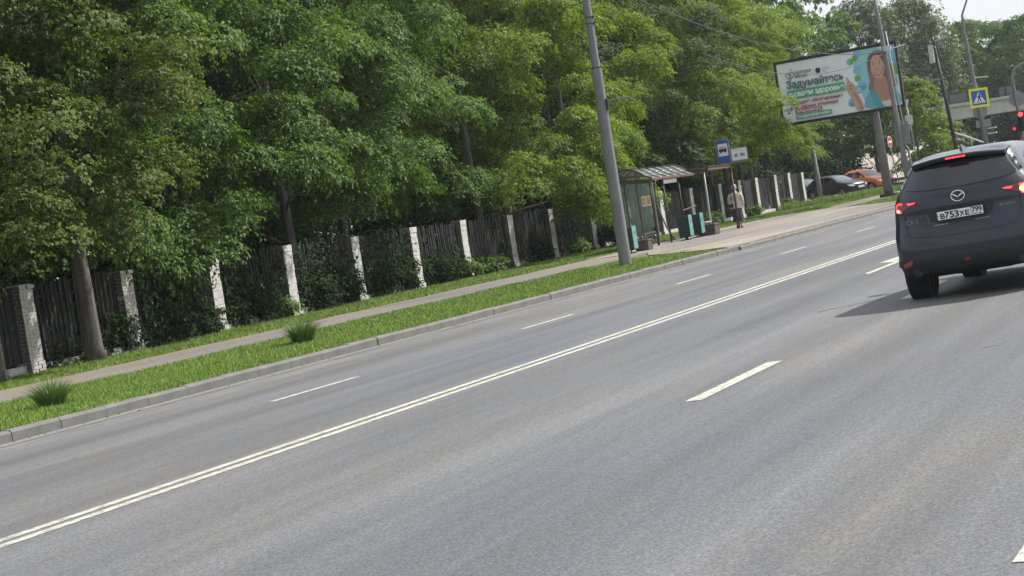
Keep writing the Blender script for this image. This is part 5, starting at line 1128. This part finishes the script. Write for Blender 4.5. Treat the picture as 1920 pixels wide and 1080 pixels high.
# number plate
PXc = sh.rear(0, 1.035) - .03
mb = MB(); mb.box(PXc, PXc + .02, -.28, .28, .977, 1.095); pl = obj('number_plate', mb, M['black'], suv, bevel=.004)
def prect(y0, z0, y1, z1, m, d=.003, nm='plate_face'): q = MB(); q.box(PXc - d, PXc - d + .0015, min(y0, y1), max(y0, y1), z0, z1); return obj(nm, q, M[m], pl)
prect(.270, .985, -.125, 1.087, 'sign_white'); prect(-.131, .985, -.270, 1.087, 'sign_white')
PO = lambda y, z: frame_mtx((PXc - .0045, y, z), (0, -1, 0), (0, 0, 1))
for s_, y, sz, w in (('В', .234, .058, .048), ('7', .180, .079, .048), ('5', .123, .079, .048), ('3', .066, .079, .048), ('Х', .004, .058, .052), ('Е', -.062, .058, .046)):
    lettering('plate_character', s_, sz / .72, M['black'], pl, PO(y, .998), .0035, 'LEFT', w)
for k in range(3): lettering('plate_character', '799'[k], .06 / .72, M['black'], pl, PO(-.141 - .040 * k, 1.022), .0028, 'LEFT', .034)
lettering('plate_character', 'RUS', .02 / .72, M['black'], pl, PO(-.150, .993), .0008, 'LEFT', .05)
for k, m in enumerate(('sign_white', 'sign_blue', 'sign_red')): prect(-.215, 1.007 - k * .0075, -.25, 1.0145 - k * .0075, m, .0045, 'flag_stripe')
for y in (.258, -.262): q = MB(); q.tube([(PXc - .0045, y, 1.035), (PXc - .006, y, 1.035)], .006, 8); obj('plate_screw', q, M['black'], pl)
# winged oval emblem
mb = MB(); ex = sh.rear(0, 1.247) - .016; el = [(ex, .079 * math.cos(2 * math.pi * i / 32), 1.247 + .064 * math.sin(2 * math.pi * i / 32)) for i in range(33)]; mb.tube(el, .0075, 6)
for sg in (1, -1): mb.prism([(sg * .078, .022), (sg * .05, .028), (sg * .022, .014), (0, -.012), (0, -.026), (sg * .03, -.004), (sg * .055, .012)][::sg], (ex, 0, 1.247), (0, 1, 0), (0, 0, 1), (-1, 0, 0), .008)
obj('emblem', mb, M['chrome'], suv, True)
def bx(y, z, off=.014): return frame_mtx((sh.rear(y, z) - off, y, z), (-math.copysign(.32, y), -1, 0), (0, 0, 1))
lettering('model_badge', 'CX-5', .075, M['galv'], suv, bx(.675, .985, .012), .002, 'LEFT', .17)
lettering('model_badge', 'SKYACTIV', .045, M['galv'], suv, frame_mtx((sh.rear(.46, 1.03) - .012, -.46, 1.035), (.22, -1, 0), (0, 0, 1)), .001, 'LEFT', .18)
obj('windscreen', conform([(-.7, 1.22), (.7, 1.22), (.52, 1.66), (-.52, 1.66)], on_front(sh, .006), .1), M['glass_dark'], suv, True)
for sg in (1, -1): obj('headlight', conform([(sg * .45, .98), (sg * .85, 1.02), (sg * .84, .9), (sg * .5, .88)], on_front(sh, .01), .06), M['headlamp'], suv)
obj('grille', conform([(-.5, .55), (.5, .55), (.55, .95), (-.55, .95)], on_front(sh, .008), .1), M['black'], suv)

# ---- parked cars
def small_car(name, label, x, y, rz, paint, tall=1.0, sz=1.0, plate=True):
    rw = [(.2, .15, .3, .72, 4.0, .5), (.3, .04, .38, .82, 4.12, .6), (.5, .0, .4, .86, 4.18, .65), (.68, .03, .42, .865, 4.14, .7), (.80, .06, .42, .85, 3.98, .75), (.90, .10, .42, .83, 3.5, .75), (.96, .16, .42, .80, 3.15, .6), (1.08, .3, .4, .74, 2.9, .5), (1.2, .48, .4, .68, 2.66, .45), (1.3, .66, .4, .62, 2.42, .4), (1.36, .85, .35, .52, 2.2, .35), (1.40, 1.1, .3, .36, 1.95, .25), (1.41, 1.3, .15, .15, 1.7, .12)]
    rw = [(z if z < .8 else .8 + (z - .8) * tall,) + tuple(q) for z, *q in rw]; s = Shell(rw, 2.8); zz = [rw[0][0]]
    for a, b in zip(rw, rw[1:]): zz += [(a[0] + b[0]) / 2, b[0]]
    K = lambda z: .8 + (z - .8) * tall
    t = thing(name, label, 'car', (x, y, .155), rz, 'cars parked beyond the fence end'); t.scale = (sz,) * 3
    obj('body', s.body(zz, (.72, 3.28), .36, .3, lambda c: .3), [M[paint], M['plastic']], t, autosm=50)
    mb = MB(); mb.box(.3, 3.8, -.6, .6, .2, .6); obj('underbody', mb, M['plastic'], t)
    for wx in (.72, 3.28):
        for sg in (1, -1): add_wheel(t, wx, sg * .72, .31, .2, sg)
    obj('windscreen', conform([(-.68, K(.98)), (.68, K(.98)), (.52, K(1.31)), (-.52, K(1.31))], on_front(s, .006), .1), M['screen_glass'], t, True)
    obj('rear_window', conform([(-.6, K(1.0)), (.6, K(1.0)), (.5, K(1.28)), (-.5, K(1.28))], on_rear(s, .006), .1), M['glass_dark'], t, True)
    for sg in (1, -1):
        obj('door_window', conform([(1.75, K(.97)), (2.75, K(.97)), (2.3, K(1.28)), (1.8, K(1.33))], on_side(s, .004, sg), .1), M['glass_dark'], t, True)
        obj('door_window', conform([(.75, K(.99)), (1.65, K(.97)), (1.7, K(1.33)), (1.15, K(1.29))], on_side(s, .004, sg), .1), M['glass_dark'], t, True)
        mb = MB(); mb.box(2.5, 2.62, min(sg * .84, sg * 1.0), max(sg * .84, sg * 1.0), K(.93), K(1.06)); obj('side_mirror', mb, M[paint], t, bevel=.03)
        obj('headlight', conform([(sg * .45, .66), (sg * .8, .72), (sg * .78, .6), (sg * .5, .56)], on_front(s, .012), .06), M['headlamp'], t)
        obj('door_handle', conform([(1.2, .84), (1.38, .84), (1.38, .87), (1.2, .87)], on_side(s, .012, sg), .1), M['chrome'], t)
        obj('tail_lamp', conform([(sg * .55, .72), (sg * .8, .72), (sg * .8, .86), (sg * .6, .84)], on_rear(s, .01), .06), M['lamp_red'], t)
    obj('grille', conform([(-.42, .58), (.42, .58), (.4, .66), (-.4, .66)], on_front(s, .01), .1), M['black'], t)
    obj('lower_grille', conform([(-.55, .3), (.55, .3), (.5, .42), (-.5, .42)], on_front(s, .01), .1), M['black'], t)
    mb = MB(); q = s.front(0, .46) + .02; mb.box(q, q + .015, -.26, .26, .44, .55); obj('number_plate', mb, M['sign_white'], t)
    mb = MB(); q = s.front(0, .62) + .015; mb.tube([(q, .07, .62), (q + .01, 0, .66), (q, -.07, .62), (q + .01, 0, .58), (q, .07, .62)], .012, 5); obj('front_emblem', mb, M['chrome'], t)
    return t
small_car('black_hatchback', 'parked black hatchback facing the road beside the grey post', 117.0, 30.1, R_(-121), 'black_paint', 1.0, 1.0)
small_car('orange_hatchback', 'parked orange hatchback half hidden by the black car', 124.6, 29.9, R_(-121), 'orange_paint', 1.22, .97)
small_car('blue_car', 'dark blue parked car mostly hidden at the fence end', 129.0, 35.2, R_(-121), 'blue_paint', 1.12, 1.0)

# ================================================================== thin summer haze
hz = MB(); hz.box(-60, 420, -90, 130, -1.5, 24)
hm = bpy.data.materials.new('haze'); hm.use_nodes = True; hn, hl = hm.node_tree.nodes, hm.node_tree.links
hn.remove(hn['Principled BSDF']); pv = hn.new('ShaderNodeVolumePrincipled'); pv.inputs['Color'].default_value = (.86, .92, 1.0, 1); pv.inputs['Density'].default_value = 0.00022; pv.inputs['Anisotropy'].default_value = 0.3
hl.new(pv.outputs[0], hn['Material Output'].inputs['Volume']); stuff(obj('haze', hz, hm))
